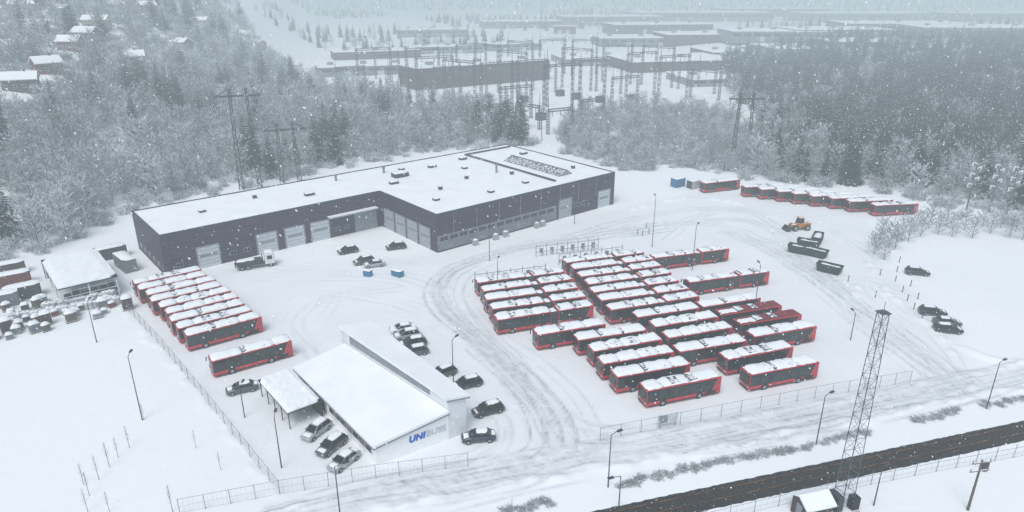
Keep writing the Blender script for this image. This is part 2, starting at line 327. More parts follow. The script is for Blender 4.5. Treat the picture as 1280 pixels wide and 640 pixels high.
# ---------------------------------------------------------------- buses
def wheel_spec(r,w):
    b=B(); b.tube((0,-w/2,0),(0,w/2,0),r,n=16); t=b.mesh('wheel','tyre')
    c=B(); c.tube((0,-w/2-.012,0),(0,-w/2,0),r*.58,n=12); c.tube((0,w/2,0),(0,w/2+.012,0),r*.58,n=12); return t,c.mesh('rim','rim')
BW=wheel_spec(.48,.3)
def section(sp,x0,x1,front,rear,doors,seed,snowy=True):
    rr=random.Random(seed)
    b=B(); b.bev(x0,x1,-1.275,1.275,.32,3.0,.10,2); sp.append(('body',b.mesh('bus_body','red')))
    a0=x0+(.12 if front else .1); a1=x1-(.3 if rear else .1)
    for s in (-1,1):
        y0,y1=sorted((s*1.27,s*1.287)); b=B(); b.box(a0,a1,y0,y1,1.0,2.86); nw=max(2,round((a1-a0)/1.75)); wd=(a1-a0)/nw; subs=[]
        y0,y1=sorted((s*1.287,s*1.294))
        for k in range(nw):
            c=B(); c.box(a0+k*wd+.06,a0+(k+1)*wd-.06,y0,y1,1.22,2.6); subs.append(('window',c.mesh('bus_window','pane')))
        sp.append(('window_band',b.mesh('window_band','glass'),(0,0,0),subs))
        b=B(); b.box(x0+.3,x1-.3,*sorted((s*1.27,s*1.282)),.33,.48); sp.append(('side_skirt',b.mesh('side_skirt','black')))
        if rear:
            b=B(); yy=s*1.284; b.add([(x1-3.0,yy,.5),(x1-1.0,yy,.5),(x1-.6,yy,1.0),(x1-2.2,yy,1.0)],[(0,1,2,3) if s<0 else (3,2,1,0)]); sp.append(('side_panel',b.mesh('side_panel','black')))
            b=B(); yy=s*1.297; b.add([(x1-1.5,yy,1.0),(x1-.3,yy,1.0),(x1-.3,yy,2.86),(x1-.7,yy,2.86)],[(0,1,2,3) if s<0 else (3,2,1,0)]); sp.append(('rear_quarter',b.mesh('rear_quarter','red')))
    for d in doors:
        b=B(); b.box(d-.62,d+.62,1.27,1.300,.42,2.6); c=B()
        c.box(d-.55,d-.04,1.3,1.307,.6,2.5); c.box(d+.04,d+.55,1.3,1.307,.6,2.5)
        sp.append(('door',b.mesh('bus_door','black'),(0,0,0),[('door_glass',c.mesh('door_glass','pane'))]))
    b=B(); b.box(x0+.18,x1-.12,-1.12,1.12,2.98,3.03); sp.append(('roof_deck',b.mesh('roof_deck','deck' if snowy else 'redroof')))
    b=B(); k=x0+.1; cuts=[k]
    while k<x1-2.4:
        k+=rr.uniform(2.2,4.8)
        if k<x1-1.2: cuts.append(k)
    cuts.append(x1-.08)
    for i in range(len(cuts)-1):
        if snowy: w0,w1,hh=-1.2+rr.uniform(0,.12),1.2-rr.uniform(0,.12),.24+.12*rr.random()
        else:
            w0,w1,hh=-.55+rr.uniform(-.3,.3),.5+rr.uniform(-.3,.3),.05
            if rr.random()<.5: continue
        snowslab(b,cuts[i]+rr.uniform(-.03,.05),cuts[i+1]-.01,w0,w1,2.99 if snowy else 3.03,hh,max(3,int((cuts[i+1]-cuts[i])/.5)),6,seed*10+i,rag=.06 if snowy else .14)
    sp.append(('roof_snow',b.mesh('bus_roof_snow','snow',True)))
    m=(x0+x1)/2+rr.uniform(-.8,.8)
    for (u0,u1) in ((m-2.3,m-.9),(m+.7,m+1.9)):
        b=B(); b.bev(u0,u1,-.95,.95,3.02,3.27 if snowy else 3.22,.05,1); sp.append(('roof_unit',b.mesh('roof_unit','deck')))
def ends(sp,x0,x1):
    b=B(); b.bev(x0-.02,x0+.1,-1.17,1.17,.95,2.8,.05,1); c=B(); c.box(x0-.03,x0-.02,-.85,.85,2.45,2.7)
    sp.append(('windscreen',b.mesh('windscreen','glass'),(0,0,0),[('destination_display',c.mesh('display','display'))]))
    b=B(); b.box(x0-.03,x0+.05,-1.05,1.05,.34,.55); sp.append(('bumper',b.mesh('bumper','black')))
    b=B(); b.box(x1-.05,x1+.02,-.95,.95,1.75,2.55); sp.append(('rear_window',b.mesh('rear_window','glass')))
    b=B(); b.box(x1-.05,x1+.015,-.8,.8,.6,1.3); sp.append(('engine_grille',b.mesh('grille','black')))
    for s in (-1,1):
        b=B(); b.box(x0-.025,x0+.03,*sorted((s*.72,s*1.08)),.66,.86); sp.append(('headlight',b.mesh('headlight','lightc')))
        b=B(); b.box(x1-.03,x1+.025,*sorted((s*.95,s*1.13)),.8,1.5); sp.append(('tail_light',b.mesh('tail_light','lightr')))
        b=B(); b.tube((x0+.1,s*1.2,2.7),(x0-.3,s*1.35,2.6),.025); b.box(x0-.36,x0-.24,*sorted((s*1.25,s*1.47)),2.05,2.6); sp.append(('wing_mirror',b.mesh('mirror','black')))
def axle(sp,x):
    for s in (-1,1):
        b=B(); b.tube((x,s*1.2,.5),(x,s*1.284,.5),.6,n=16); sp.append(('wheel_arch',b.mesh('wheel_arch','black')))
        sp.append(('wheel',BW[0],(x,s*1.15,.48),[('rim',BW[1])]))
def bus12(seed,snowy=True):
    sp=[]; section(sp,-6.1,6.1,True,True,(-5.0,-.3,3.1),seed,snowy); ends(sp,-6.1,6.1); axle(sp,-3.4); axle(sp,2.6); return sp
def bus18(seed):
    sp=[]; section(sp,-9.0,.9,True,False,(-7.9,-3.2),seed); section(sp,2.3,9.0,False,True,(4.2,),seed+50); ends(sp,-9.0,9.0)
    b=B()
    for k in range(8): b.bev(.9+k*.175,1.075+k*.175,-1.1,1.1,.45,2.72,.04,1)
    sp.append(('bellows',b.mesh('bellows','bellows')))
    b=B(); snowslab(b,1.1,2.1,-.75,.75,2.72,.06,3,4,seed,rag=.1); sp.append(('bellows_snow',b.mesh('bellows_snow','snow',True)))
    axle(sp,-6.3); axle(sp,-.6); axle(sp,5.6); return sp
S12=[bus12(i) for i in range(7)]; S12R=bus12(9,False); S18=[bus18(20+i) for i in range(4)]
PH=R(18.4); DU=Vector((cos(PH),sin(PH),0)); DV=Vector((-sin(PH),cos(PH),0)); O1=Vector((18.7,83.8,0))
def AB(a,b): return O1+DU*a+DV*b
bi=0
def putbus(a,b,L,label,group,red=False):
    global bi; bi+=1
    a+=random.uniform(-.25,.25)
    c=AB(a+L/2,b+1.275); sp=(S12R if red else S12[bi%7]) if L<15 else S18[bi%4]
    j=random.uniform(-.014,.014)
    inst('articulated_bus' if L>15 else 'city_bus',sp,c,PH+j,label,'bus',group)
colF=[(0,0),(-2.3,4.6),(-2.3,8.6),(-2.4,12.7),(-2.8,16.6),(-8.5,20.5)]
colG=[(16.7,-1),(16,4),(10.6,8.2),(11.2,12.8),(11,17),(9.9,21.1)]
colH=[(24.6,8.8),(25,13.2),(24.2,17.3),(23,21.2)]
for i,(a,b) in enumerate(colF): putbus(a,b,12.2,f'red city bus with snowy roof, {ORD[i]} from the street fence in the left near column','city buses in the left near column')
for i,(a,b) in enumerate(colG): putbus(a,b,12.2,f'red city bus with snowy roof, {ORD[i]} from the street fence in the middle near column','city buses in the middle near column')
for i,(a,b) in enumerate(colH): putbus(a,b,12.2,(f'bus with almost snow-free dark red roof, {ORD[i]} back in the right near column' if i in(1,2) else f'red city bus with snowy roof, {ORD[i]} back in the right near column'),'city buses in the right near column',i in(1,2))
for i in range(5): putbus(-13+.3*i,27.8+4.05*i,18,f'long articulated red bus under snow, {ORD[i]} row back in the left far block','articulated buses in the left far block')
for i in range(7): putbus(7+.2*i,25.2+3.85*i,18,f'long articulated red bus under snow, {ORD[i]} row back in the central far block','articulated buses in the central far block')
putbus(26.5,31.3,18,'articulated red bus alone on the right side behind the bare-roofed buses','articulated buses standing apart')
putbus(26.5,44.7,18,'articulated red bus at the far right corner of the bus block','articulated buses standing apart')
A0=G(237,441); A1=G(172,373)
for i in range(9):
    p=A0.lerp(A1,i/8); an=R(36.5); L=12.2
    c=p+Vector((cos(an),sin(an),0))*(L/2+random.uniform(-.3,.3))+Vector((-sin(an),cos(an),0))*1.275
    inst('city_bus',S12[i%7],c,an+random.uniform(-.015,.015),f'red city bus with snowy roof, {ORD[i]} in the slanted row along the left fence','bus','buses in the slanted row by the left fence')
p=G(268,474); an=R(34.); c=p+Vector((cos(an),sin(an),0))*6.1+Vector((-sin(an),cos(an),0))*1.275
inst('city_bus',S12[2],c,an,'lone red city bus parked in front of the slanted row beside the office carport','bus')
for i,(x,y) in enumerate([(1092,271),(1061,266),(1038,262),(1014,259),(992,256),(972,253),(950,250),(930,247)]):
    an=R(8); c=G(x,y)+Vector((cos(an),sin(an),0))*6.1+Vector((-sin(an),cos(an),0))*1.275
    inst('city_bus',S12[(i+1)%7],c,an,('distant red bus at the far edge of the yard, rightmost of its row' if i==0 else f'distant red bus at the far edge of the yard, {ORD[i]} from the right'),'bus','buses at the far edge of the yard')
an=R(20); inst('city_bus',S12[0],G(880,242)+Vector((cos(an),sin(an),0))*6.1+Vector((-sin(an),cos(an),0))*1.3,an,'single distant red bus beside the blue container','bus')
# ---------------------------------------------------------------- main depot building
bd=E('depot_building',(-71.1,131.8,0),R(40),'large L-shaped bus workshop with dark aubergine cladding and snow-covered flat roof','building')
foot=[(0,0),(50.5,0),(50.5,-24.5),(108.5,-24.5),(108.5,21.5),(0,21.5)]
b=B(); b.prism(foot,0,8.7); P('wall',b.mesh('depot_wall','clad'),bd)
def lgrid(b,rects,z,st,amp):
    for (x0,x1,y0,y1) in rects:
        nx=int((x1-x0)/st); ny=int((y1-y0)/st); vs=[]
        for j in range(ny+1):
            for i in range(nx+1):
                x=x0+(x1-x0)*i/nx; y=y0+(y1-y0)*j/ny
                vs.append((x,y,z+amp*(sin(x*.33)*cos(y*.41)+.6*sin(x*.9+y*.7))*.5))
        b.add(vs,[(j*(nx+1)+i,j*(nx+1)+i+1,(j+1)*(nx+1)+i+1,(j+1)*(nx+1)+i) for j in range(ny) for i in range(nx)])
b=B(); lgrid(b,[(.3,50.5,.3,21.2),(50.5,108.2,-24.2,21.2)],8.86,1.5,.05); roof=P('roof',b.mesh('depot_roof','roofsnow',True),bd)
b=B(); T=.3
segs=[(0,50.5-0,0,T),(50.5,50.5+T,-24.5,0),(50.5+T,108.5,-24.5,-24.5+T),(108.5-T,108.5,-24.5+T,21.5-T),(0,108.5,21.5-T,21.5),(0,T,T,21.5-T)]
for s in segs: b.box(s[0]-.02,s[1]+.02,s[2]-.02,s[3]+.02,8.62,9.05)
P('parapet',b.mesh('parapet','darksteel'),bd)
def ventspec(w,d,h):
    b=B(); b.box(-w/2,w/2,-d/2,d/2,0,h); c=B(); snowslab(c,-w/2-.05,w/2+.05,-d/2-.05,d/2+.05,h,.16,3,3,3,rag=.02); return b.mesh('roof_vent','darksteel'),c.mesh('vent_snow','snow',True)
v1=ventspec(1.3,1.3,.55); v2=ventspec(2.2,1.3,.65); v3=ventspec(.8,.8,.9)
for k,(x,y) in enumerate([(12,11),(25,14),(36,8),(57,-15),(63,-8),(57,4),(71,-18),(74,-4),(74,12),(83,-17),(86,-8),(86,14),(66,15),(103,-14),(104,8),(80,5)]):
    vv=(v1,v3,v2)[k%3]; o=P('roof_vent',vv[0],bd,(x,y,8.83)); P('vent_snow',vv[1],o)
b=B(); b.box(60,64,8,10.4,8.8,10.0); c=B(); snowslab(c,59.9,64.1,7.9,10.5,10.0,.2,5,4,8,rag=.03); o=P('air_handling_unit',b.mesh('air_unit','darksteel'),bd); P('unit_snow',c.mesh('unit_snow','snow',True),o)
b=B(); b.add([(93.5,-18,8.8),(99,-18,8.8),(99,5,8.8),(93.5,5,8.8),(97.0,-18,10.2),(97.0,5,10.2)],[(0,1,4),(2,3,5),(1,2,5,4)])
sk=P('skylight',b.mesh('skylight','greywall'),bd)
b=B()
def pt(t,y): return (93.5+3.5*t-.03,y,8.8+1.4*t+.03)
for k in range(14):
    y0=-17.9+k*1.63; y1=y0+1.4
    b.add([pt(.12,y0),pt(.9,y0),pt(.9,y1),pt(.12,y1)],[(0,1,2,3)])
P('skylight_glass',b.mesh('skylight_glass','skyglass'),sk)
b=B(); b.box(89.5,90,-21,18,8.8,9.3); b.box(90,107,17.6,18,8.8,9.3); P('roof_kerb',b.mesh('roof_kerb','darksteel'),bd)
for (u,w,hh) in ((84,-4,2.2),(60.5,15,1.5),(47,16,1.4)):
    b=B(); b.tube((0,0,0),(0,0,hh),.3,n=10); b.tube((0,0,hh),(0,0,hh+.25),.45,n=10); P('roof_stack',b.mesh('roof_stack','steel'),bd,(u,w,8.8))
def gdoor(w,h,m='door'):
    b=B(); b.box(-w/2,w/2,-.06,.02,0,h); c=B()
    for k in range(1,6): c.box(-w/2,w/2,-.075,-.06,h*k/6-.04,h*k/6+.04)
    c.box(-w/2*.8,w/2*.8,-.08,-.076,h*.53,h*.64)
    f=B(); f.box(-w/2-.25,-w/2,-.12,.02,0,h+.25); f.box(w/2,w/2+.25,-.12,.02,0,h+.25); f.box(-w/2,w/2,-.12,.02,h,h+.25)
    return b.mesh('garage_door',m),c.mesh('door_panel_lines','greywall'),f.mesh('door_frame','greywall')
gd=gdoor(4.4,4.6)
for u in (8.9,21.6,28.1,34.3): o=P('garage_door',gd[0],bd,(u,-.02,0)); P('panel_lines',gd[1],o); P('door_frame',gd[2],o)
recess_sheet=gdoor(5.5,5.2,'greywall'); o=P('garage_door',recess_sheet[0],bd,(46.2,-.02,0)); P('door_frame',recess_sheet[2],o)  # dark recess painted as a flat framed grey sheet, not a real door
gd3=gdoor(4.2,4.9,'lightpanel')
for w in (-4,-9.2,-14.4,-19.6): o=P('garage_door',gd3[0],bd,(50.48,w,0),R(-90)); P('panel_lines',gd3[1],o); P('door_frame',gd3[2],o)
o=P('garage_door',gd[0],bd,(104.5,-24.52,0)); P('panel_lines',gd[1],o); P('door_frame',gd[2],o)
o=P('garage_door',gd3[0],bd,(90,-24.52,0)); P('panel_lines',gd3[1],o); P('door_frame',gd3[2],o)
def winm(w,h,fm='greywall'):
    f=B(); f.box(-w/2,w/2,-.08,.02,0,h); g_=B(); g_.box(-w/2+.1,-.04,-.09,-.08,.1,h-.1); g_.box(.04,w/2-.1,-.09,-.08,.1,h-.1); return f.mesh('window_frame',fm),g_.mesh('window_pane','pane')
wn2=winm(1.4,1.0)
b=B(); b.box(50.6,87,-24.62,-24.5,.4,2.1); b.box(50.6,87,-24.60,-24.5,2.1,3.9); P('base_cladding',b.mesh('base_cladding','midpanel'),bd)
wn=winm(2.3,1.1,'greywall')
for k in range(13): o=P('window',wn[0],bd,(52.3+k*2.7,-24.6,2.5)); P('pane',wn[1],o)
for u in (94,97): o=P('window',wn[0],bd,(u,-24.52,2.2)); P('pane',wn[1],o)
for u in (3,14,17,38.5,41): o=P('window',wn2[0],bd,(u,-.02,1.4)); P('pane',wn2[1],o)
for w in (4,7.5,11,14.5,18): o=P('window',wn2[0],bd,(-.0,w,1.3),R(-90)); P('pane',wn2[1],o)
b=B(); b.box(-.07,.07,-.2,-.1,0,4.6); dpm=b.mesh('downpipe','steel')
for k in range(8): P('downpipe',dpm,bd,(55+k*6.6,-24.5,3.95))
b=B(); b.box(36.2,49,-1.8,-.1,5.2,5.5); P('canopy',b.mesh('canopy','concrete'),bd)
b=B(); b.box(-.6,.6,-.5,.5,0,1.4); c=B(); snowslab(c,-.6,.6,-.5,.5,1.4,.15,3,3,4,rag=.02); bm1,bm2=b.mesh('wall_bin','lightpanel'),c.mesh('bin_snow','snow',True)
for i,u in enumerate((79,81,60,66,69)):
    p=Vector((-71.1,131.8,0))+Vector((cos(R(40))*u+sin(R(40))*26,sin(R(40))*u-cos(R(40))*26,0))
    inst('storage_bin',[('bin',bm1),('snow_cap',bm2)],p,R(40),'pale snow-capped bin standing at the foot of the long workshop wall','bin','bins along the workshop wall')
# ---------------------------------------------------------------- office
of=E('office_building',(-16.8,71.5,0),R(39),'white single-storey office with two snow-covered sloping roofs and lettering on the gable','building')
Wd=23.8; FA=-.113
def slopeprism(b,uv,zb,ztop):
    n=len(uv); vs=[(u,w,zb(u) if callable(zb) else zb) for u,w in uv]+[(u,w,ztop(u)) for u,w in uv]
    b.add(vs,[tuple(reversed(range(n))),tuple(range(n,2*n))]+[(i,(i+1)%n,n+(i+1)%n,n+i) for i in range(n)])
lo=lambda u:3.0+.13*u
hi=lambda u:6.5-.17*(u-8)
UB=10.0
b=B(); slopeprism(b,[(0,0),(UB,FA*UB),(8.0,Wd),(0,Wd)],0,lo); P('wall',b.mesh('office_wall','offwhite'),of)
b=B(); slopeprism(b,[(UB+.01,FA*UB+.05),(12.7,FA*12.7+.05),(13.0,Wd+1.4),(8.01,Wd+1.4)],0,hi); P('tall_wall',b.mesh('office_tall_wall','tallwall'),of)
b=B(); slopeprism(b,[(-.5,-.3),(UB-.02,FA*UB-.4),(7.97,Wd+.4),(-.5,Wd+.4)],lambda u:lo(u)+.01,lambda u:lo(u)+.33); P('roof',b.mesh('office_roof','roofsnow'),of)
b=B(); slopeprism(b,[(UB-.35,FA*UB-.3),(13.1,FA*13.1-.3),(13.5,Wd+1.8),(7.65,Wd+1.8)],lambda u:hi(u)+.01,lambda u:hi(u)+.32); P('roof',b.mesh('office_high_roof','roofsnow'),of)
b=B(); b.add([(UB-.27,2.6,lo(UB)+.7),(8.16,Wd-1,lo(8)+.7),(8.16,Wd-1,6.1),(UB-.27,2.6,5.85)],[(0,1,2,3)]); P('clerestory',b.mesh('clerestory','greywall'),of)
b=B(); b.add([(-.52,-.33,2.7),(UB,FA*UB-.42,4.02),(UB,FA*UB-.42,4.28),(-.52,-.33,2.94)],[(0,1,2,3)]); b.box(-.54,-.5,-.3,Wd+.4,2.7,2.94); P('fascia',b.mesh('fascia','greywall'),of)
b=B(); b.add([(UB-.36,FA*UB-.33,hi(UB)-.2),(13.12,FA*13.1-.33,hi(13.1)-.2),(13.12,FA*13.1-.33,hi(13.1)+.02),(UB-.36,FA*UB-.33,hi(UB)+.03)],[(0,1,2,3)]); P('fascia',b.mesh('fascia_high','greywall'),of)
FAa=math.atan(FA)
def text(s,size,sh,m,parent,u,z,name,off):
    cu=bpy.data.curves.new('t','FONT'); cu.body=s; cu.size=size; cu.shear=sh; cu.extrude=.03; cu.offset=off; cu.space_character=1.08
    to=bpy.data.objects.new('t',cu); COL.objects.link(to); bpy.context.view_layer.update(); dg=bpy.context.evaluated_depsgraph_get(); me=bpy.data.meshes.new_from_object(to.evaluated_get(dg)); bpy.data.objects.remove(to)
    me.materials.clear(); me.materials.append(M[m]); o=P(name,me,parent,(u,FA*u-.06,z)); o.rotation_euler=(R(90),0,FAa)
    return max(v.co.x for v in me.vertices)
w_=text('UNI',1.25,.2,'logo_blue',of,4.3,1.7,'lettering',.05)
text('BUSS',1.25,.0,'logo_grey',of,4.3+w_*.994+.03,1.7,'lettering',.04)
ow=winm(1.5,1.1)
for k in range(7): o=P('window',ow[0],of,(-.02,2+k*1.75,1.1),R(-90)); P('pane',ow[1],o)
for k in range(7): o=P('window',ow[0],of,(12.83+.011*(5+k*2.9),5+k*2.9,1.1),R(90)); P('pane',ow[1],o)
b=B(); b.box(-.06,0,15,16,0,2.1); P('door',b.mesh('office_door','darksteel'),of)
lc=Vector((-16.8,71.5,0))+Vector((cos(R(39))*-5.6-sin(R(39))*14,sin(R(39))*-5.6+cos(R(39))*14,0))
cp=E('carport',lc,R(39),'open carport with flat snow-covered roof beside the white office','carport')
b=B(); b.box(0,4.9,0,10.8,2.55,2.75); P('roof',b.mesh('carport_roof','darksteel'),cp)
b=B(); snowslab(b,0,4.9,0,10.8,2.75,.28,8,14,4,rag=.03); P('roof_snow',b.mesh('carport_snow','snow'),cp)
b=B(); b.tube((0,0,0),(0,0,2.55),.07); pm=b.mesh('carport_post','darksteel')
for i in range(5):
    for u in (.2,4.7): P('post',pm,cp,(u,.3+i*2.55,0))
b=B(); b.box(4.75,4.85,0,10.8,0,2.5); P('back_wall',b.mesh('carport_wall','w_brown'),cp)
# ---------------------------------------------------------------- cars
CW=wheel_spec(.34,.22)
def loft(b,st,mi=0):
    vs=[]; k=8
    for (x,zb,zt,w) in st:
        vs+=[(x,-w*.9,zb),(x,-w,zb+(zt-zb)*.3),(x,-w*.98,zb+(zt-zb)*.75),(x,-w*.82,zt),(x,w*.82,zt),(x,w*.98,zb+(zt-zb)*.75),(x,w,zb+(zt-zb)*.3),(x,w*.9,zb)]
    fs=[]
    for i in range(len(st)-1):
        for j in range(k): fs.append((i*k+j,i*k+(j+1)%k,(i+1)*k+(j+1)%k,(i+1)*k+j)[::-1])
    n=len(st)-1; fs+=[tuple(range(k)),tuple(n*k+j for j in reversed(range(k)))]
    b.add(vs,fs,mi)
def car_spec(colr,kind='suv',snowy=1.0,seed=0):
    sp=[]; L_,hh=(4.6,1.62) if kind=='suv' else (4.5,1.45)
    x=L_/2; b=B()
    loft(b,[(-x,.42,.72,.74),(-x+.15,.28,.82,.86),(-x+1.05,.24,.97,.92),(-x+1.4,.24,1.0,.93),(.9,.24,1.02,.93),(x-.35,.26,1.02,.91),(x-.05,.3,.95,.86),(x,.42,.85,.8)]); sp.append(('body',b.mesh('car_body',colr,True)))
    re=x-.35 if kind=='suv' else x-.75
    a=(-x+1.15,re+.15,-.83,.83); t=(-x+1.95,re-.25,-.65,.65)
    b=B(); b.frus(a,t,.98,hh-.05); sp.append(('window_glass',b.mesh('car_glass','glass')))
    b=B(); b.frus((t[0]-.04,t[1]+.04,t[2]-.03,t[3]+.03),(t[0]+.1,t[1]-.06,t[2]+.06,t[3]-.06),hh-.06,hh+.02)
    for (i,j) in ((0,2),(0,3),(1,2),(1,3)): b.tube((a[i],a[j]*1.005,.98),(t[i],t[j]*1.01,hh-.04),.04,n=4)
    for s in (-1,1): b.tube((.35,s*.835,.98),(.35,s*.665,hh-.05),.04,n=4)
    sp.append(('roof',b.mesh('car_roof',colr)))
    if snowy>0:
        b=B(); snowslab(b,t[0]+.05,t[1]-.05,-.6,.6,hh+.01,.10*snowy,5,4,seed,rag=.04); sp.append(('roof_snow',b.mesh('car_snow','snow',True)))
        b=B(); snowslab(b,-x+.3,-x+1.15,-.65,.65,.86,.10*snowy,4,4,seed+1,rag=.07); sp.append(('bonnet_snow',b.mesh('car_snow','snow',True)))
        if snowy>.9: b=B(); snowslab(b,re+.1,x-.08,-.6,.6,.99,.06,2,4,seed+2,rag=.03); sp.append(('boot_snow',b.mesh('car_snow','snow',True)))
    for xx in (-x+.85,x-.85):
        for s in (-1,1): sp.append(('wheel',CW[0],(xx,s*.84,.34),[('rim',CW[1])]))
    for s in (-1,1):
        b=B(); b.box(-x-.01,-x+.12,*sorted((s*.48,s*.76)),.58,.72); sp.append(('headlight',b.mesh('car_headlight','lightc')))
        b=B(); b.box(x-.1,x+.01,*sorted((s*.52,s*.78)),.68,.88); sp.append(('tail_light',b.mesh('car_taillight','lightr')))
        b=B(); b.bev(-x+1.35,-x+1.5,*sorted((s*.9,s*1.05)),.95,1.1,.03,1); sp.append(('wing_mirror',b.mesh('car_mirror','black')))
    return sp
CS={}
def car(x,y,h,colr,kind,sn,label,group=None):
    k=(colr,kind,sn)
    if k not in CS: CS[k]=car_spec(colr,kind,sn,len(CS)*7)
    inst('parked_car',CS[k],G(x,y),R(h),label,'car',group)
car(435,316,30,'c_black','suv',.5,'dark car nearest the depot garage doors, left of three others')
car(455,329,35,'c_grey','suv',.6,'dark grey car beside a pale car in the open yard')
car(468,333,20,'c_silver','sedan',1.,'pale silver car parked close to a dark grey car in the yard')
car(495,311,20,'c_black','suv',.4,'dark car alone before the inner corner of the depot')
car(503,414,20,'c_white','sedan',1.,'white snow-covered car, farthest in the row behind the office','cars behind the office')
car(509,422,20,'c_silver','suv',1.,'silver snow-covered car, second from the far end behind the office','cars behind the office')
car(516,432,20,'c_black','suv',.6,'black car third from the far end behind the office','cars behind the office')
car(518,443,20,'c_grey','suv',.6,'grey car fourth from the far end behind the office','cars behind the office')
car(553,470,35,'c_grey','suv',.6,'grey car half hidden behind the tall side of the office')
car(584,483,25,'c_black','suv',.4,'black car parked by the tall office side, beyond the larger dark car')
car(610,516,25,'c_black','suv',.3,'black car with clear dark bonnet standing right of the office')
car(598,550,8,'c_blue','sedan',1.,'dark car with snowy windscreen in front of the office corner')
car(303,489,25,'c_grey','sedan',1.,'grey snowy car parked left of the carport')
car(396,542,62,'c_silver','suv',1.,'snowy silver car, farthest of three beside the office wall','cars along the office wall')
car(415,561,60,'c_grey','suv',1.,'snowy dark car, middle of three beside the office wall','cars along the office wall')
car(430,580,58,'c_silver','sedan',1.,'snowy car, nearest of three beside the office wall','cars along the office wall')
car(1146,343,165,'c_black','suv',.4,'dark car alone at the top of the right-hand car park')
car(1165,393,168,'c_black','suv',.5,'dark car in the right-hand car park behind two others')
car(1183,406,172,'c_grey','sedan',.6,'dark grey car, middle one at the right edge car park')
car(1184,415,172,'c_black','suv',.5,'black car, nearest one at the right edge car park')
# ---------------------------------------------------------------- yard vehicles & boxes
def container(w,d,h):
    b=B()
    o0=(-w/2+.4,w/2-.4,-d/2,d/2); o1=(-w/2,w/2,-d/2,d/2); vs=[]
    for (x0,x1,y0,y1),z in ((o0,.2),(o1,h),((-w/2+.1,w/2-.1,-d/2+.1,d/2-.1),h),((-w/2+.45,w/2-.45,-d/2+.1,d/2-.1),.35)):
        vs+=[(x0,y0,z),(x1,y0,z),(x1,y1,z),(x0,y1,z)]
    fs=[(3,2,1,0),(12,13,14,15)]
    for k in range(3):
        for i in range(4): fs.append((k*4+i,k*4+(i+1)%4,k*4+4+(i+1)%4,k*4+4+i))
    b.add(vs,fs)
    for k in range(5): x=-w/2+.6+k*(w-1.2)/4; b.box(x-.05,x+.05,-d/2-.08,-d/2,.3,h); b.box(x-.05,x+.05,d/2,d/2+.08,.3,h)
    s=B(); snowslab(s,-w/2+.3,w/2-.3,-d/2+.14,d/2-.14,h*.6,.6,7,4,9,rag=.04)
    return [('bin',b.mesh('skip_body','green')),('snow_load',s.mesh('skip_snow','snow',True))]
cs=container(5.6,2.3,2.0)
for x,y,h,l in [(1021,302,60,'dark green waste container farthest back, beside the orange loader'),(999,316,-35,'dark green waste container at the left of the group'),(1019,320,-42,'dark green waste container in the middle of the group'),(1036,340,-40,'dark green waste container nearest the camera'),(1010,309,-30,'dark green waste container squeezed behind the left one')]:
    inst('waste_container',cs,G(x,y),R(h),l,'container','waste containers in the yard',.9)
def loader():
    sp=[]; b=B(); b.bev(-1.2,2.2,-.9,.9,.8,1.9,.12); b.bev(-2.6,-1.1,-.55,.55,.8,1.5,.1); sp.append(('chassis',b.mesh('loader_body','orange')))
    b=B(); b.frus((-1.1,.4,-.75,.75),(-.8,.3,-.65,.65),1.9,3.1); c=B(); c.box(-.9,.4,-.72,.72,3.1,3.22); sp.append(('cab',b.mesh('loader_cab','glass'),(0,0,0),[('cab_roof',c.mesh('cab_roof','orange'))]))
    w=wheel_spec(.75,.5)
    for x in (-1.9,1.3):
        for s in (-1,1): sp.append(('wheel',w[0],(x,s*.95,.75),[('rim',w[1])]))
    for s in (-1,1):
        b=B(); b.tube((-1.4,s*.5,1.5),(-3.3,s*.5,.7),.12); sp.append(('lift_arm',b.mesh('lift_arm','orange')))
    b=B(); b.add([(-3.3,-1.3,.2),(-3.3,1.3,.2),(-3.3,-1.3,1.2),(-3.3,1.3,1.2),(-4.3,-1.3,.15),(-4.3,1.3,.15),(-3.5,-1.3,1.2),(-3.5,1.3,1.2)],[(0,1,3,2),(0,4,5,1),(0,2,6,4),(1,5,7,3),(2,3,7,6)]); sp.append(('bucket',b.mesh('bucket','darksteel')))
    return sp
inst('wheel_loader',loader(),G(1000,287),R(10),'orange wheel loader with raised cab by the green containers','loader')
def shipc(L_,w,h,m):
    b=B(); b.box(-L_/2,L_/2,-w/2,w/2,.1,h)
    for k in range(int(L_/.6)):
        x=-L_/2+.3+k*.6; b.box(x-.1,x+.1,-w/2-.04,-w/2,.25,h-.15)
    s=B(); snowslab(s,-L_/2,L_/2,-w/2,w/2,h,.18,6,4,2,rag=.03); d=B(); d.box(-L_/2-.04,-L_/2,-w/2+.1,w/2-.1,.2,h-.1)
    return [('body',b.mesh('container_body',m)),('roof_snow',s.mesh('container_snow','snow',True)),('door',d.mesh('container_door',m if m=='blue' else 'darksteel'))]
inst('shipping_container',shipc(3.8,2.4,2.6,'blue'),G(847,233),R(35),'blue container with snowy top at the far end of the yard','container')
inst('site_cabin',shipc(3,2.4,2.4,'w_pale'),G(866,235),R(30),'small pale cabin between the blue container and the single bus','cabin')
inst('rubbish_skip',shipc(2.4,1.3,1.3,'blue'),G(497,345),R(-35),'blue bin with snow on top in the open yard','bin')
inst('rubbish_skip',shipc(1.6,1.1,1.3,'blue'),G(460,345),R(-20),'small blue bin beside the silver car','bin')
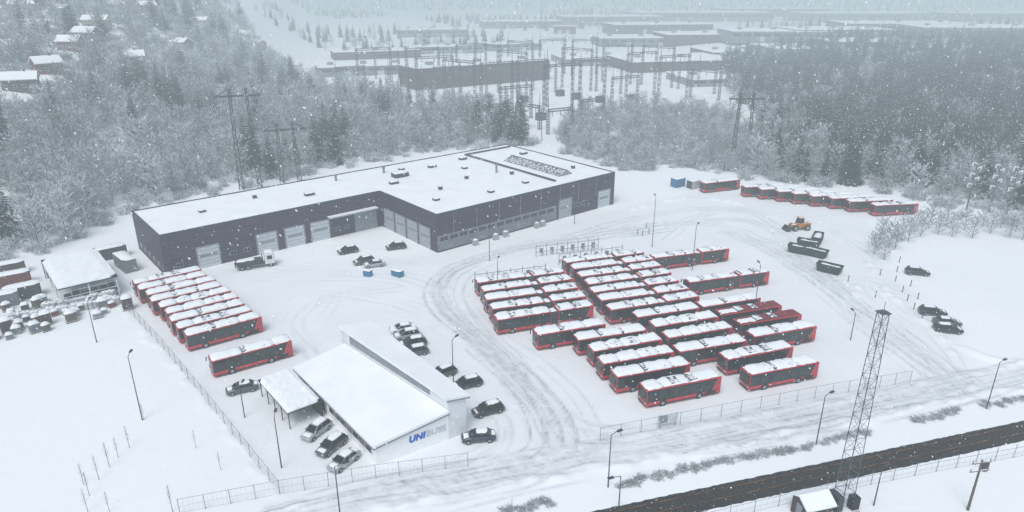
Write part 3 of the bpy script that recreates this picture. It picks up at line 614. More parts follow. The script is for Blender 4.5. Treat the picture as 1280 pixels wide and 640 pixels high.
def truck():
    sp=[]; b=B(); b.bev(-2.9,-.9,-1.2,1.2,.7,3.2,.15); sp.append(('cab',b.mesh('truck_cab','c_white')))
    b=B(); b.box(-2.93,-2.85,-1.05,1.05,1.8,2.7); sp.append(('windscreen',b.mesh('truck_screen','glass')))
    for s in (-1,1): b=B(); b.box(-2.4,-1.4,*sorted((s*1.19,s*1.215)),1.8,2.6); sp.append(('side_window',b.mesh('truck_side','glass')))
    b=B(); b.box(-2.95,-2.8,-1.1,1.1,.45,.8); sp.append(('bumper',b.mesh('truck_bumper','black')))
    b=B(); b.box(-2.2,5,-.5,.5,.7,1.0); b.box(-.6,5.1,-1.2,1.2,1.05,1.25); b.box(-.6,-.45,-1.2,1.2,1.25,2.4); b.box(-.3,4.9,-1.0,1.0,1.25,1.9); sp.append(('flatbed',b.mesh('truck_bed','darksteel')))
    b=B(); snowslab(b,-2.6,-1.1,-1,1,3.2,.08,4,4,3,rag=.1); sp.append(('roof_snow',b.mesh('truck_snow','snow',True)))
    b=B(); snowslab(b,1.0,4.6,-.8,.8,1.9,.12,5,4,3,rag=.15); sp.append(('load_snow',b.mesh('truck_load_snow','snow',True)))
    for x in (-2.0,2.6,3.8):
        for s in (-1,1): sp.append(('wheel',BW[0],(x,s*1.0,.48),[('rim',BW[1])]))
    return sp
inst('flatbed_truck',truck(),G(326,333),R(205),'truck with white cab and dark bed before the depot garage doors','truck')
# ---------------------------------------------------------------- left storage yard
u4=Vector((cos(R(40)),sin(R(40)),0)); v4=Vector((-sin(R(40)),cos(R(40)),0)); SH=Vector((-83.2,116.4,0))
sh=E('storage_shed',SH,R(40),'open storage shed with flat snowy roof and stacked goods at the left','shed')
b=B(); b.box(0,10,0,19,3.8,4.05); P('roof',b.mesh('shed_roof','darksteel'),sh)
b=B(); snowslab(b,0,10,0,19,4.05,.25,8,12,6,rag=.04); P('roof_snow',b.mesh('shed_snow','snow'),sh)
b=B(); b.tube((0,0,0),(0,0,3.8),.12); pm=b.mesh('shed_post','white')
for u in (.3,5,9.7):
    for w in (.3,6.4,12.6,18.7): P('post',pm,sh,(u,w,0))
b=B(); b.box(0,10,18.8,18.95,0,3.8); P('back_wall',b.mesh('shed_wall','greywall'),sh)
b=B(); b.box(.4,9.6,.35,.45,0,.1); rm=b.mesh('shed_rail','white')
for k in range(3): P('side_rail',rm,sh,(0,0,.8+k*1.1))
def pallet(m,seed,cap=False):
    r=random.Random(seed); b=B()
    for k in range(3): b.box(-.6,.6,-.5+k*.4,-.35+k*.4,0,.12)
    h=.8+r.random()*.8
    b.box(-.62,.62,-.52,.52,.12,.16); c=B(); c.bev(-.55,.55,-.45,.45,.16,h,.06,1); sp=[('pallet',b.mesh('pallet','wood')),('load',c.mesh('pallet_load',m))]
    if cap: s=B(); snowslab(s,-.6,.6,-.5,.5,h-.03,.32,4,4,seed,rag=.05); sp.append(('snow_cap',s.mesh('pallet_snow','snow',True)))
    return sp
pls=[pallet('wood',1),pallet('w_brown',2),pallet('bag',3),pallet('w_grey',4)]; plc=[pallet(m,10+i,True) for i,m in enumerate(('w_grey','darksteel','wood','w_grey','greywall','w_brown','rust'))]
for i in range(6):
    for j in range(3):
        p=SH+u4*(1.6+i*1.55)+v4*(1.4+j*1.6)
        inst('loaded_pallet',pls[(i*3+j*5)%4],p,R(40),f'loaded pallet under the snowy shed roof, {["front","second","third"][j]} row in, {["first","second","third","fourth","fifth","sixth"][i]} from the left end','pallet','pallets under the shed roof')
random.seed(21); used=[]
for i in range(100):
    a_=random.uniform(-20,10); w__=random.uniform(-8.5,-1.3) if i%3 else random.uniform(-8.5,14)
    if -1.5<a_<11 and w__>-1.3: a_-=14
    if any((a_-q[0])**2+(w__-q[1])**2<2.6 for q in used): continue
    used.append((a_,w__)); p=SH+u4*a_+v4*w__
    inst('loaded_pallet',plc[random.randrange(14)%7 if random.random()<.25 else random.randrange(6)],p,R(40+random.uniform(-12,12)),'snow-capped loaded pallet in the open storage yard around the shed','pallet','pallets in the open storage yard',random.uniform(.9,1.6))
b=B(); b.bev(-.55,.55,-.5,.5,0,1.15,.2,2); b.tube((0,0,1.1),(0,0,1.3),.2,.1); bagm=b.mesh('big_bag','bag',True)
s0,s1=G(8,404),G(146,379)
for i in range(24):
    p=s0.lerp(s1,i/23); one('bulk_bag',bagm,p+Vector((random.uniform(-.2,.2),random.uniform(-.3,.3),0)),R(30+random.uniform(-15,15)),'white bulk bag in the line closing off the storage yard','bag','bulk bags in the front line',random.uniform(1.05,1.4))
s0,s1=G(60,388),G(140,372)
for i in range(12):
    p=s0.lerp(s1,i/11); one('bulk_bag',bagm,p,R(20+random.uniform(-15,15)),'white bulk bag in the second line below the storage shed','bag','bulk bags in the second line',random.uniform(1.1,1.5))
inst('shipping_container',shipc(6,2.5,2.6,'rust'),G(18,356),R(35),'dull red container at the left edge of the photo','container')
inst('shipping_container',shipc(6,2.5,2.6,'w_grey'),G(2,383),R(35),'grey container below the red one at the left edge','container')
inst('shipping_container',shipc(6,2.5,2.6,'darksteel'),G(30,372),R(38),'dark container between the red container and the bags','container')
inst('shipping_container',shipc(6,2.5,2.6,'w_brown'),G(12,343),R(38),'brown container behind the red one at the left edge','container')
inst('site_cabin',shipc(7,2.5,2.8,'w_grey'),G(158,335),R(-45),'small grey cabin near the depot end wall','cabin')
inst('site_cabin',shipc(6,2.5,2.6,'darksteel'),G(140,322),R(40),'dark cabin between the storage shed and the depot','cabin')
# ---------------------------------------------------------------- fences
b=B(); b.tube((0,0,0),(0,0,2.05),.04,n=5); fpm=b.mesh('fence_post','steel')
def fence(label,pts,step=3.,h=2.,vs=.5,m='steel'):
    root=E('mesh_fence',pts[0],0,label,'fence'); b=B()
    for a,c in zip(pts[:-1],pts[1:]):
        a=a-pts[0]; c=c-pts[0]; n=max(1,round((c-a).length/step))
        for k in range(n): P('post',fpm,root,a.lerp(c,k/n))
        for z,r in ((h,.022),(h*.5,.010),(.12,.010)): b.tube(a+Vector((0,0,z)),c+Vector((0,0,z)),r,n=4,cap=False)
        nv=int((c-a).length/vs)
        for k in range(nv): q_=a.lerp(c,k/nv); b.tube(q_+Vector((0,0,.1)),q_+Vector((0,0,h)),.007,n=3,cap=False)
    P('post',fpm,root,pts[-1]-pts[0]); P('netting',b.mesh('netting',m),root)
fence('long wire fence running down the left side of the bus yard',px([(150,378),(205,437),(262,507),(350,618)]))
fence('wire fence from the bottom corner to the office front',px([(225,642),(350,618),(470,598),(585,583)]))
fence('wire fence in front of the parked buses by the street',px([(750,551),(850,531),(950,511),(1040,494),(1137,478)]))
fence('low fence beyond the railway at the bottom right',px([(880,655),(1060,612),(1170,590),(1290,568)]),h=1.5,vs=.8)
fence('fence beside the shed at the left yard',px([(150,378),(80,390),(0,408)]))
def rack(L_):
    sp=[]; b=B(); b.tube((0,0,0),(L_,0,0),.06); rl=b.mesh('rack_rail','steel')
    for z in (1.1,2.4): sp.append(('rail',rl,(0,0,z)))
    b=B(); b.tube((0,0,0),(0,0,2.9),.07); pm=b.mesh('rack_post','steel'); b=B(); b.box(-.35,.35,-.2,.2,.6,2.0); s=B(); s.box(-.36,.36,-.21,.21,2.0,2.1); cb=b.mesh('charger','greywall'); sn=s.mesh('charger_snow','snow')
    n=int(L_/2.5)
    for k in range(n+1): sp.append(('post',pm,(k*L_/n,0,0)))
    for k in range(n): sp.append(('charger_box',cb,((k+.5)*L_/n,0,0),[('snow_cap',sn)]))
    return sp
rk=rack(15)
for a,b_,l in [(-11,49.5,'steel charging rack behind the left far block of buses'),(9,54.5,'steel charging rack behind the central far block of buses'),(6,60.5,'farthest steel charging rack in the bus yard')]:
    inst('charging_rack',rk,AB(a,b_),PH,l,'charging rack')
# ---------------------------------------------------------------- lamps, poles
def lamp_spec(h,arm):
    b=B(); b.tube((0,0,0),(0,0,h),.085,.05,n=8); sp=[('pole',b.mesh('lamp_pole','darksteel'))]
    b=B(); b.tube((0,0,h-.05),(arm,0,h+.15),.04); sp.append(('arm',b.mesh('lamp_arm','darksteel')))
    b=B(); b.frus((arm-.15,arm+.65,-.18,.18),(arm-.05,arm+.55,-.12,.12),h+.08,h+.24); c=B(); c.box(arm,arm+.5,-.12,.12,h+.05,h+.08); sp.append(('lamp_head',b.mesh('lamp_head','darksteel'),(0,0,0),[('lens',c.mesh('lamp_lens','lightc'))])); return sp
LS={h:lamp_spec(h,1.0) for h in (5,7.5,10,12)}
for x,y,h,d,l in [(178,525,10,100,'tall thin lamp post in the snowy field at the left'),(121,428,7.5,100,'thin lamp post in the field below the bulk bags'),(612,326,12,60,'tall lamp post by the depot corner'),(718,280,10,90,'lamp post in front of the long depot wall'),
  (815,309,12,90,'tall lamp post in the open yard behind the buses'),(865,338,10,60,'lamp post beside the far articulated buses'),(622,370,7.5,80,'lamp post beside the left far block of buses'),(567,480,7.5,60,'lamp post beside the tall office side'),(352,585,7.5,100,'lamp post between the left fence and the office cars'),
  (306,522,5,90,'short lamp post left of the carport'),(1233,511,7.5,30,'street lamp at the right edge by the road'),(1020,556,7.5,30,'street lamp by the road behind the lattice mast'),(760,609,7.5,30,'street lamp by the road below the fence'),(426,652,7.5,30,'street lamp at the bottom edge by the road'),
  (1092,632,5,40,'lamp post beyond the railway beside the mast'),(942,395,10,90,'lamp post rising between the bare-roofed buses'),(773,640,5,200,'small railway lamp at the bottom edge'),(1063,425,5,90,'thin pole at the right side of the bus block')]:
    inst('street_lamp',LS[h],G(x,y),R(d),l,'street lamp')
ms=E('lattice_mast',G(1052,634),R(15),'tall steel lattice mast beside the railway','mast')
hm=24.8
def mw(z): return .78-.38*z/hm
for sx in (-1,1):
    for sy in (-1,1):
        b=B(); b.tube((sx*mw(0),sy*mw(0),0),(sx*mw(hm),sy*mw(hm),hm),.045,n=5); P('leg',b.mesh('mast_leg','mast'),ms)
b=B(); n=20
for k in range(n):
    z0,z1=k*hm/n,(k+1)*hm/n; a,c=mw(z0),mw(z1)
    cr=[(-1,-1),(1,-1),(1,1),(-1,1)]
    for i in range(4):
        p,q_=cr[i],cr[(i+1)%4]
        if (k+i)%2: b.tube((p[0]*a,p[1]*a,z0),(q_[0]*c,q_[1]*c,z1),.026,n=3,cap=False)
        else: b.tube((q_[0]*a,q_[1]*a,z0),(p[0]*c,p[1]*c,z1),.026,n=3,cap=False)
        b.tube((p[0]*c,p[1]*c,z1),(q_[0]*c,q_[1]*c,z1),.022,n=3,cap=False)
P('bracing',b.mesh('mast_bracing','mast'),ms)
b=B(); b.box(-1.3,1.3,-1.3,1.3,0,.4); P('footing',b.mesh('mast_footing','concrete'),ms)
b=B(); b.box(-.55,.55,-.55,.55,hm,hm+.08); b.tube((0,0,hm),(0,0,hm+1.2),.03); P('top_plate',b.mesh('mast_top','mast'),ms)
b=B(); b.box(-1.6,-.8,-1.,.2,.4,2.3); P('equipment_box',b.mesh('mast_box','darksteel'),ms)
b=B(); b.box(-1.5,-.4,.4,1.2,.4,1.8); P('equipment_box',b.mesh('mast_box','darksteel'),ms)
b=B(); b.box(.3,1.25,-1.2,-.3,.4,2.0); P('equipment_box',b.mesh('mast_box','black'),ms)
hu=E('railway_hut',G(1012,645),R(15),'small dark hut with snowy pitched roof beside the mast','hut')
b=B(); b.box(-1.6,1.6,-1.3,1.3,0,2.3); b.add([(-1.6,-1.3,2.3),(-1.6,1.3,2.3),(-1.6,0,3.0),(1.6,-1.3,2.3),(1.6,1.3,2.3),(1.6,0,3.0)],[(0,2,1),(3,4,5)]); P('wall',b.mesh('hut_wall','w_brown'),hu)
b=B()
for s in (-1,1): b.add([(-1.9,s*1.6,2.2),(1.9,s*1.6,2.2),(1.9,0,3.1),(-1.9,0,3.1),(-1.9,s*1.6,2.45),(1.9,s*1.6,2.45),(1.9,0,3.35),(-1.9,0,3.35)],[(0,1,2,3),(4,5,6,7),(0,1,5,4),(1,2,6,5),(3,0,4,7)])
P('roof',b.mesh('hut_roof','snow'),hu)
b=B(); b.box(-1.63,-1.6,-.45,.45,0,2.0); P('door',b.mesh('hut_door','greywall'),hu)
b=B(); b.box(-.5,.5,-1.33,-1.3,1.1,1.8); P('window',b.mesh('hut_window','glass'),hu)
def tpole(x,y,h,rz,l,arms=2):
    r_=E('utility_pole',GT(x,y),R(rz),l,'utility pole'); b=B(); b.tube((0,0,0),(0,0,h),.16,.1,n=7); P('pole',b.mesh('wood_pole','wood'),r_)
    for k in range(arms):
        b=B(); z=h-.5-k*1.1; b.box(-1.2,1.2,-.06,.06,z,z+.12); o=P('crossarm',b.mesh('crossarm','wood'),r_)
        for s in (-1,0,1): i_=B(); i_.tube((s*1.1,0,z+.12),(s*1.1,0,z+.4),.07); P('insulator',i_.mesh('insulator','steel'),o)
tpole(1207,646,7,10,'wooden railway pole with crossarms at the bottom right')
b=B(); b.box(-.3,.3,-.25,.25,0,1.2)
one('relay_cabinet',b.mesh('relay_cabinet','darksteel'),G(1230,588),R(15),'small dark relay cabinet beyond the railway','cabinet')
sb=E('sign_board',G(834,534),R(16),'pale sign board on posts at the fence before the buses','sign')
b=B(); b.box(-1.5,1.5,-.05,.05,.7,2.1); P('panel',b.mesh('sign_panel','door'),sb)
b=B(); b.box(-1.35,-.1,-.06,-.05,.85,1.95); P('panel_print',b.mesh('sign_print','greywall'),sb)
for s in (-1.2,1.2): b=B(); b.tube((s,.1,0),(s,.1,2.1),.05); P('post',b.mesh('sign_post','steel'),sb)
b=B(); b.tube((0,0,0),(0,0,1.3),.08,n=6); b.tube((0,0,1.3),(0,0,1.42),.1,.03,n=6); bm_=b.mesh('marker_post','darksteel')
for x,y in [(1119,352),(1121,340),(1124,328),(1128,365),(1134,376),(1138,358),(1142,387),(1147,374),(1152,400),(1100,344),(1094,372),(1060,352),(797,293),(803,295),(811,292),(808,285)]:
    one('marker_post',bm_,G(x,y),0,'short dark marker post standing in the snow','post','short marker posts')
# ---------------------------------------------------------------- trees
def sliver(b,p,q,w,mi):
    p=Vector(p); q=Vector(q); d=(q-p).normalized(); s=d.cross(Vector((random.uniform(-1,1),random.uniform(-1,1),random.uniform(-1,1)))).normalized()*w/2
    b.add([p-s,p+s,q],[(0,1,2)],mi)
def bare_tree(seed,h=12,fr=.6):
    r=random.Random(seed); random.seed(seed); t=B(); top=Vector((r.uniform(-.6,.6),r.uniform(-.6,.6),h*.8)); mid=Vector((r.uniform(-.3,.3),r.uniform(-.3,.3),h*.4))
    t.tube((0,0,-.5),mid,.13*h/12,.08*h/12,n=5,cap=False); t.tube(mid,top,.08*h/12,.03,n=5,cap=False)
    b=B(); n=28
    for i in range(n):
        z=h*(.08+.76*(i/n)); f=z/(h*.8); base=mid.lerp(top,max(0,(z-h*.4)/(h*.4))) if z>h*.4 else Vector((0,0,z)).lerp(mid,z/(h*.4))
        base.z=min(z,h*.8); az=i*2.4+r.uniform(-.4,.4); up=r.uniform(.3,.9)+.3*f
        ln=h*.38*(1.05-.5*abs(f-.35))*r.uniform(.6,1.2); d=Vector((cos(az),sin(az),up)).normalized(); tip=base+d*ln
        sliver(b,base,tip,.16,0); sliver(b,base+Vector((0,0,.05)),tip,.15,1)
        for j in range(6):
            tt=.25+.75*j/6; q0=base.lerp(tip,tt); d2=(d+Vector((r.uniform(-1,1),r.uniform(-1,1),r.uniform(-.3,.9)))*.8).normalized(); l2=ln*.42*r.uniform(.6,1.1); q1=q0+d2*l2
            sliver(b,q0,q1,.12,0 if r.random()>fr else 1)
            for k in range(7):
                s0=q0.lerp(q1,(k+1)/8); d3=(d2+Vector((r.uniform(-1,1),r.uniform(-1,1),r.uniform(-.6,1)))*.9).normalized(); w1=r.random()>fr
                sliver(b,s0,s0+d3*r.uniform(.5,1.15)*h/12,.085 if w1 else .15,0 if w1 else 1)
    return t,b
def sapling(seed,h=3.4):
    r=random.Random(seed); random.seed(seed); t=B(); t.tube((0,0,-.1),(0,0,h),.035,.012,n=5,cap=False); b=B()
    for i in range(13):
        z=h*(.3+.65*i/13); az=i*2.4; d=Vector((cos(az)*.45,sin(az)*.45,1)).normalized(); q=Vector((0,0,z))+d*h*.3*r.uniform(.6,1.1)*(1.2-i/16); sliver(b,(0,0,z),q,.035,0)
        for j in range(3): s0=Vector((0,0,z)).lerp(q,.35+.2*j); sliver(b,s0,s0+Vector((r.uniform(-.25,.25),r.uniform(-.25,.25),r.uniform(.1,.35))),.025,j%2)
    return t.mesh('sapling_trunk','bark'),b.mesh('sapling_crown',['twig','frost'])
def brush(seed,fr=.62):
    r=random.Random(seed); random.seed(seed); b=B()
    for k in range(46):
        az=r.uniform(0,6.28); d=Vector((cos(az)*.7,sin(az)*.7,r.uniform(.5,1.6))).normalized(); p=Vector((r.uniform(-1.6,1.6),r.uniform(-1.6,1.6),-.2)); q_=p+d*r.uniform(1.6,3.6); sliver(b,p,q_,.10,k%2)
        for j in range(14):
            s0=p.lerp(q_,.25+.05*j); w1=r.random()>fr; sliver(b,s0,s0+Vector((r.uniform(-1,1),r.uniform(-1,1),r.uniform(-.1,.9)))*.75,.08 if w1 else .14,0 if w1 else 1)
    return b
def spruce(seed,h=15,sn=.5):
    r=random.Random(seed); t=B(); t.tube((0,0,-.5),(0,0,h*.95),.2,.03,n=5,cap=False); b=B(); lv=24
    for l in range(lv):
        z=h*(.06+.92*l/lv); rad=(.20*h)*(1-(z/h))**.75+.15; nb=8 if l<16 else 6
        for k in range(nb):
            az=k*2*PI/nb+l*.7+r.uniform(-.25,.25); rr=rad*r.uniform(.65,1.2); dr=Vector((cos(az),sin(az),0)); sd=Vector((-sin(az),cos(az),0)); dp=-.28*rr*r.uniform(.6,1.3)
            base=Vector((0,0,z+.15)); m=base+dr*rr*.55+Vector((0,0,dp*.35)); tip=base+dr*rr+Vector((0,0,dp)); wv=sd*rr*.27
            L_=m+wv+Vector((0,0,-.12*rr)); Rr=m-wv+Vector((0,0,-.12*rr)); b.add([base,L_,m,Rr,tip],[(0,1,2),(0,2,3),(2,1,4),(2,4,3)],0)
            for q in range(4):
                p=base.lerp(tip,.3+.18*q); sg=1 if q%2 else -1; e=p+sd*sg*rr*.36*(1.1-.15*q)+dr*.22*rr+Vector((0,0,-.2*rr)); b.add([p,p+dr*.18*rr,e],[(0,1,2)],0)
            if r.random()<sn:
                u=Vector((0,0,.07)); s_=r.uniform(.35,.7); b.add([base.lerp(m,.3)+u,m+wv*s_+u-Vector((0,0,.05*rr)),m.lerp(tip,.5)+u,m-wv*s_+u-Vector((0,0,.05*rr)),m+u*1.8],[(0,1,4),(0,4,3),(1,2,4),(2,3,4)],1)
    return t,b
def merged(t,b,name,mats):
    c=B(); c.add(t.v,t.f,2)
    o=len(c.v); c.v+=b.v; c.f+=[tuple(i+o for i in f) for f in b.f]; c.m+=b.m; return c.mesh(name,mats)
BT=[bare_tree(100+i,12,fr) for i,fr in enumerate((.60,.74,.44,.82))]; SP=[spruce(200+i,15,(.5,.35,.65)[i]) for i in range(3)]
SAP=[sapling(400+i) for i in range(3)]
random.seed(11)
BTm=[(t.mesh('bare_trunk','bark'),b.mesh('bare_crown',['twig','frost'])) for t,b in BT]
SPm=[(t.mesh('spruce_trunk','bark'),b.mesh('spruce_crown',['needle','needlesnow'])) for t,b in SP]
pc=bpy.data.collections.new('tree_sources')
for i,(t,b) in enumerate(BT): pc.objects.link(bpy.data.objects.new(f'a_bare_{i}',merged(t,b,'wood_bare',['twig','frost','bark'])))
for i,(t,b) in enumerate(SP): pc.objects.link(bpy.data.objects.new(f'b_spruce_{i}',merged(t,b,'wood_spruce',['needle','needlesnow','bark'])))
for i in range(2): pc.objects.link(bpy.data.objects.new(f'c_brush_{i}',brush(300+i,.68+.15*i).mesh('brush',['twig','frost'])))
random.seed(12)
ng=bpy.data.node_groups.new('wood_scatter','GeometryNodeTree')
ng.interface.new_socket('Geometry',in_out='INPUT',socket_type='NodeSocketGeometry'); ng.interface.new_socket('Geometry',in_out='OUTPUT',socket_type='NodeSocketGeometry')
gi=ng.nodes.new('NodeGroupInput'); go=ng.nodes.new('NodeGroupOutput'); ip=ng.nodes.new('GeometryNodeInstanceOnPoints'); ci=ng.nodes.new('GeometryNodeCollectionInfo')
ci.inputs['Collection'].default_value=pc; ci.inputs['Separate Children'].default_value=True; ci.inputs['Reset Children'].default_value=True
def nat(n,t): a=ng.nodes.new('GeometryNodeInputNamedAttribute'); a.data_type=t; a.inputs['Name'].default_value=n; return a.outputs['Attribute']
cx=ng.nodes.new('ShaderNodeCombineXYZ'); l=ng.links
l.new(gi.outputs[0],ip.inputs['Points']); l.new(ci.outputs[0],ip.inputs['Instance']); ip.inputs['Pick Instance'].default_value=True
l.new(nat('kind','INT'),ip.inputs['Instance Index']); l.new(nat('rot','FLOAT'),cx.inputs['Z']); l.new(cx.outputs[0],ip.inputs['Rotation']); l.new(nat('size','FLOAT'),ip.inputs['Scale']); l.new(ip.outputs[0],go.inputs[0])
houses=[(45,40),(78,16),(28,14),(90,62),(22,62),(165,80),(228,58),(122,34),(185,14),(150,10),(28,112),(305,46),(322,60),(60,90),(250,30),(110,50)]
HP=[GT(x,y) for x,y in houses]
def ok(X,Y,z):
    Zc=Y*CT+(H-z)*ST
    return abs(X)<.76*Zc+10
def sample(poly,s_near,pkind,smin,smax,clear=(),br=False,gaps=0):
    P0=[(p[0],p[1]) for p in poly]; xs_=[p[0] for p in P0]; ys_=[p[1] for p in P0]; out=[]; y=min(ys_)
    while y<max(ys_):
        s=s_near*(1 if y<330 else 1.35 if y<600 else 2.2); x=min(xs_)
        while x<max(xs_):
            X=x+random.uniform(-.6,.6)*s; Y=y+random.uniform(-.6,.6)*s; x+=s
            if not inpoly(np.array([X]),np.array([Y]),P0)[0]: continue
            z=float(terr(X,Y))
            if not ok(X,Y,z): continue
            if gaps and sin(X*.071+2*sin(Y*.031))*sin(Y*.063+X*.02)>gaps: continue
            if any((X-c[0])**2+(Y-c[1])**2<c[2]**2 for c in clear): continue
            if br: out.append((X,Y,z-.1,2,random.uniform(.6,1.3)))
            else:
                sp_=int(random.random()<pkind(X,Y)); out.append((X,Y,z-.1,sp_,random.uniform(smin,smax)*(1.15 if sp_ else 1)))
        y+=s
    return out
pylL=GT(312,228); pylM=GT(362,226)
cl=[(h.x,h.y-5,14) for h in HP]+[(pylL.x,pylL.y-4,9),(pylL.x-2,pylL.y-12,8),(pylM.x,pylM.y-4,7)]
zp=[G(1208,262),G(1236,265),G(1258,268)]; clr=[(z_.x,z_.y-3,9) for z_ in zp]
def pk_left(X,Y):
    v=sin(X*.045+1.3)*sin(Y*.05+.4); return .60 if v>.58 else .05
def pk_right(X,Y):
    v=sin(X*.06)*sin(Y*.05+1); return (.88 if v>-.3 else .45) if X>105+.10*(Y-200) else .40
LP=[(-104,146),(-103,178),(-64,222),(-24,250),(6,260),(4,300),(-40,340),(-90,400),(-150,470),(-240,640),(-420,900),(-900,900),(-900,146)]
left=sample(LP,5.2,pk_left,.45,1.1,cl,gaps=.78)
LB=[(-106,138),(-100,170),(-62,217),(-22,245),(8,256),(4,300),(-40,340),(-90,400),(-150,470),(-600,470),(-600,130)]
leftb=sample(LB,4.6,None,0,0,[(h.x,h.y-5,9) for h in HP],True)
MP=px([(700,190),(790,218),(850,208),(930,222),(955,200),(950,165),(900,140),(800,132),(730,140),(700,160)])
mid=sample(MP,5.2,lambda X,Y:.0,.4,.72,gaps=.8); midb=sample(MP,4.2,None,0,0,(),True)
RP=px([(930,222),(1000,228),(1090,232),(1170,252),(1290,275),(1420,296)])+[Vector((500,190,0)),Vector((520,560,0)),Vector((260,620,0)),Vector((150,520,0)),Vector((120,400,0)),Vector((108,300,0))]
right=sample(RP,5.0,pk_right,.6,1.1,clr)
RB=px([(925,226),(1000,232),(1090,238),(1165,262),(1290,292),(1420,310)])+[Vector((400,190,0)),Vector((400,380,0)),Vector((120,380,0)),Vector((108,300,0))]
rightb=sample(RB,5.0,None,0,0,[(a_,b__,5) for a_,b__,_ in clr],True)
far=sample([(-200,700),(-120,560),(-60,560),(-20,640),(60,760),(200,700),(320,640),(600,620),(900,1000),(1600,1600),(1600,2600),(-1500,2600),(-800,900)],11,lambda X,Y:.5,.6,.95)
far=[f for f in far if sin(f[0]*.011+f[1]*.004)*sin(f[1]*.009+1)>.08 or f[1]>1700]
def treethings(lst,n,lab):
    lst.sort(key=lambda t:t[1]*CT+(H-t[2])*ST); a,bq=lst[:n],lst[n:]
    for X,Y,z,sp_,s in a:
        k=random.randrange(12); me2=SPm[k%3] if sp_ else BTm[k%4]; sz='tall' if s>.9 else 'small' if s<.68 else 'middling'
        r_=E('spruce_tree' if sp_ else 'bare_tree',(X,Y,z),random.uniform(0,6.28),(f'{sz} snow-dusted dark spruce {lab}' if sp_ else f'{sz} bare tree with snowy twigs {lab}'),'tree',(f'{sz} spruces {lab}' if sp_ else f'{sz} bare trees {lab}'),s)
        P('trunk',me2[0],r_); P('crown',me2[1],r_)
    return bq
def wood(name,lst,label):
    me=bpy.data.meshes.new(name); me.from_pydata([(t[0],t[1],t[2]) for t in lst],[],[])
    a=me.attributes.new('kind','INT','POINT'); a.data.foreach_set('value',[(random.randrange(4),4+random.randrange(3),7+random.randrange(2))[t[3]] for t in lst])
    a=me.attributes.new('rot','FLOAT','POINT'); a.data.foreach_set('value',[random.uniform(0,6.28) for t in lst])
    a=me.attributes.new('size','FLOAT','POINT'); a.data.foreach_set('value',[t[4] for t in lst])
    o=bpy.data.objects.new(name,me); COL.objects.link(o); md=o.modifiers.new('scatter','NODES'); md.node_group=ng
    setp(o,label,'forest',kind='stuff')
wood('hillside_wood',treethings(left,160,'at the edge of the left hillside wood')+leftb,'snowy wood covering the hillside at the upper left')
wood('thicket',treethings(mid,50,'in the thicket behind the yard')+midb,'pale snowy thicket between the yard and the substation')
wood('dark_wood',treethings(right,140,'at the edge of the right wood')+rightb,'dark snowy wood at the upper right')
wood('distant_wood',far,'distant misty woods among the far industrial buildings')
for i,(x,y,s) in enumerate([(1092,318,.45),(1105,325,.4),(1118,312,.5),(1135,302,.55),(1150,296,.5),(1172,293,.5),(1190,296,.45),(1215,298,.5),(1238,292,.5),(1262,297,.55),(1160,285,.6),(1100,300,.5),(1250,285,.6),(1278,300,.5),(1112,306,.5),(1126,300,.5),(1143,290,.5),(1182,284,.55),(1205,288,.5),(1228,284,.6),(1270,288,.6),(1098,310,.45)]):
    r_=E('bare_tree',G(x,y),i,'low bushy bare tree with snowy twigs beyond the right-hand car park','tree','bushy trees beyond the car park',s); P('trunk',BTm[i%4][0],r_); P('crown',BTm[i%4][1],r_)
for i,(x,y,s) in enumerate([(137,584,1.1),(162,560,1.),(124,600,1.05),(112,620,1.),(216,640,1.1),(245,560,.8),(276,588,.8),(180,525,.8),(110,640,.95),(137,640,.85),(640,645,.7),(105,606,.9),(148,572,.9)]):
    r_=E('young_tree',G(x,y),i,'thin young bare tree standing in the open snow at the lower left','tree','young trees in the lower left field',s); P('trunk',SAP[i%3][0],r_); P('crown',SAP[i%3][1],r_)
def shrub(seed):
    r=random.Random(seed); b=B()
    for k in range(100):
        az=r.uniform(0,6.28); d=Vector((cos(az),sin(az),r.uniform(.3,1.4))).normalized(); p=Vector((r.uniform(-.8,.8),r.uniform(-.6,.6),0)); q_=p+d*r.uniform(.4,.8); sliver(b,p,q_,.05,k%2)
        for j in range(3): s0=p.lerp(q_,.4+.2*j); sliver(b,s0,s0+Vector((r.uniform(-.3,.3),r.uniform(-.3,.3),r.uniform(.05,.3))),.06,0 if (k+j)%4==0 else 1)
    return b.mesh('shrub',['twig','frost'])
shm=[shrub(i) for i in range(3)]
for (a,c,n,l) in [((775,605),(912,577),26,'in the strip left of the mast'),((928,572),(1012,557),16,'in the strip between street lamp and railway'),((1030,553),(1085,540),10,'in the strip just behind the mast'),((1142,528),(1198,513),12,'in the strip right of the mast'),((1232,508),(1290,496),10,'in the strip at the right edge'),((628,640),(685,628),12,'in the strip at the bottom edge')]:
    p,q_=G(*a),G(*c)
    for k in range(n):
        pt_=p.lerp(q_,k/(n-1))+Vector((random.uniform(-.3,.3),random.uniform(-.5,.5),0)); s_=random.uniform(.6,.9); one('shrub',shm[k%3],pt_,random.uniform(0,6),f'low bare snow-dusted shrub {l}','shrub',f'shrubs {l}',(s_,s_,s_*.65))
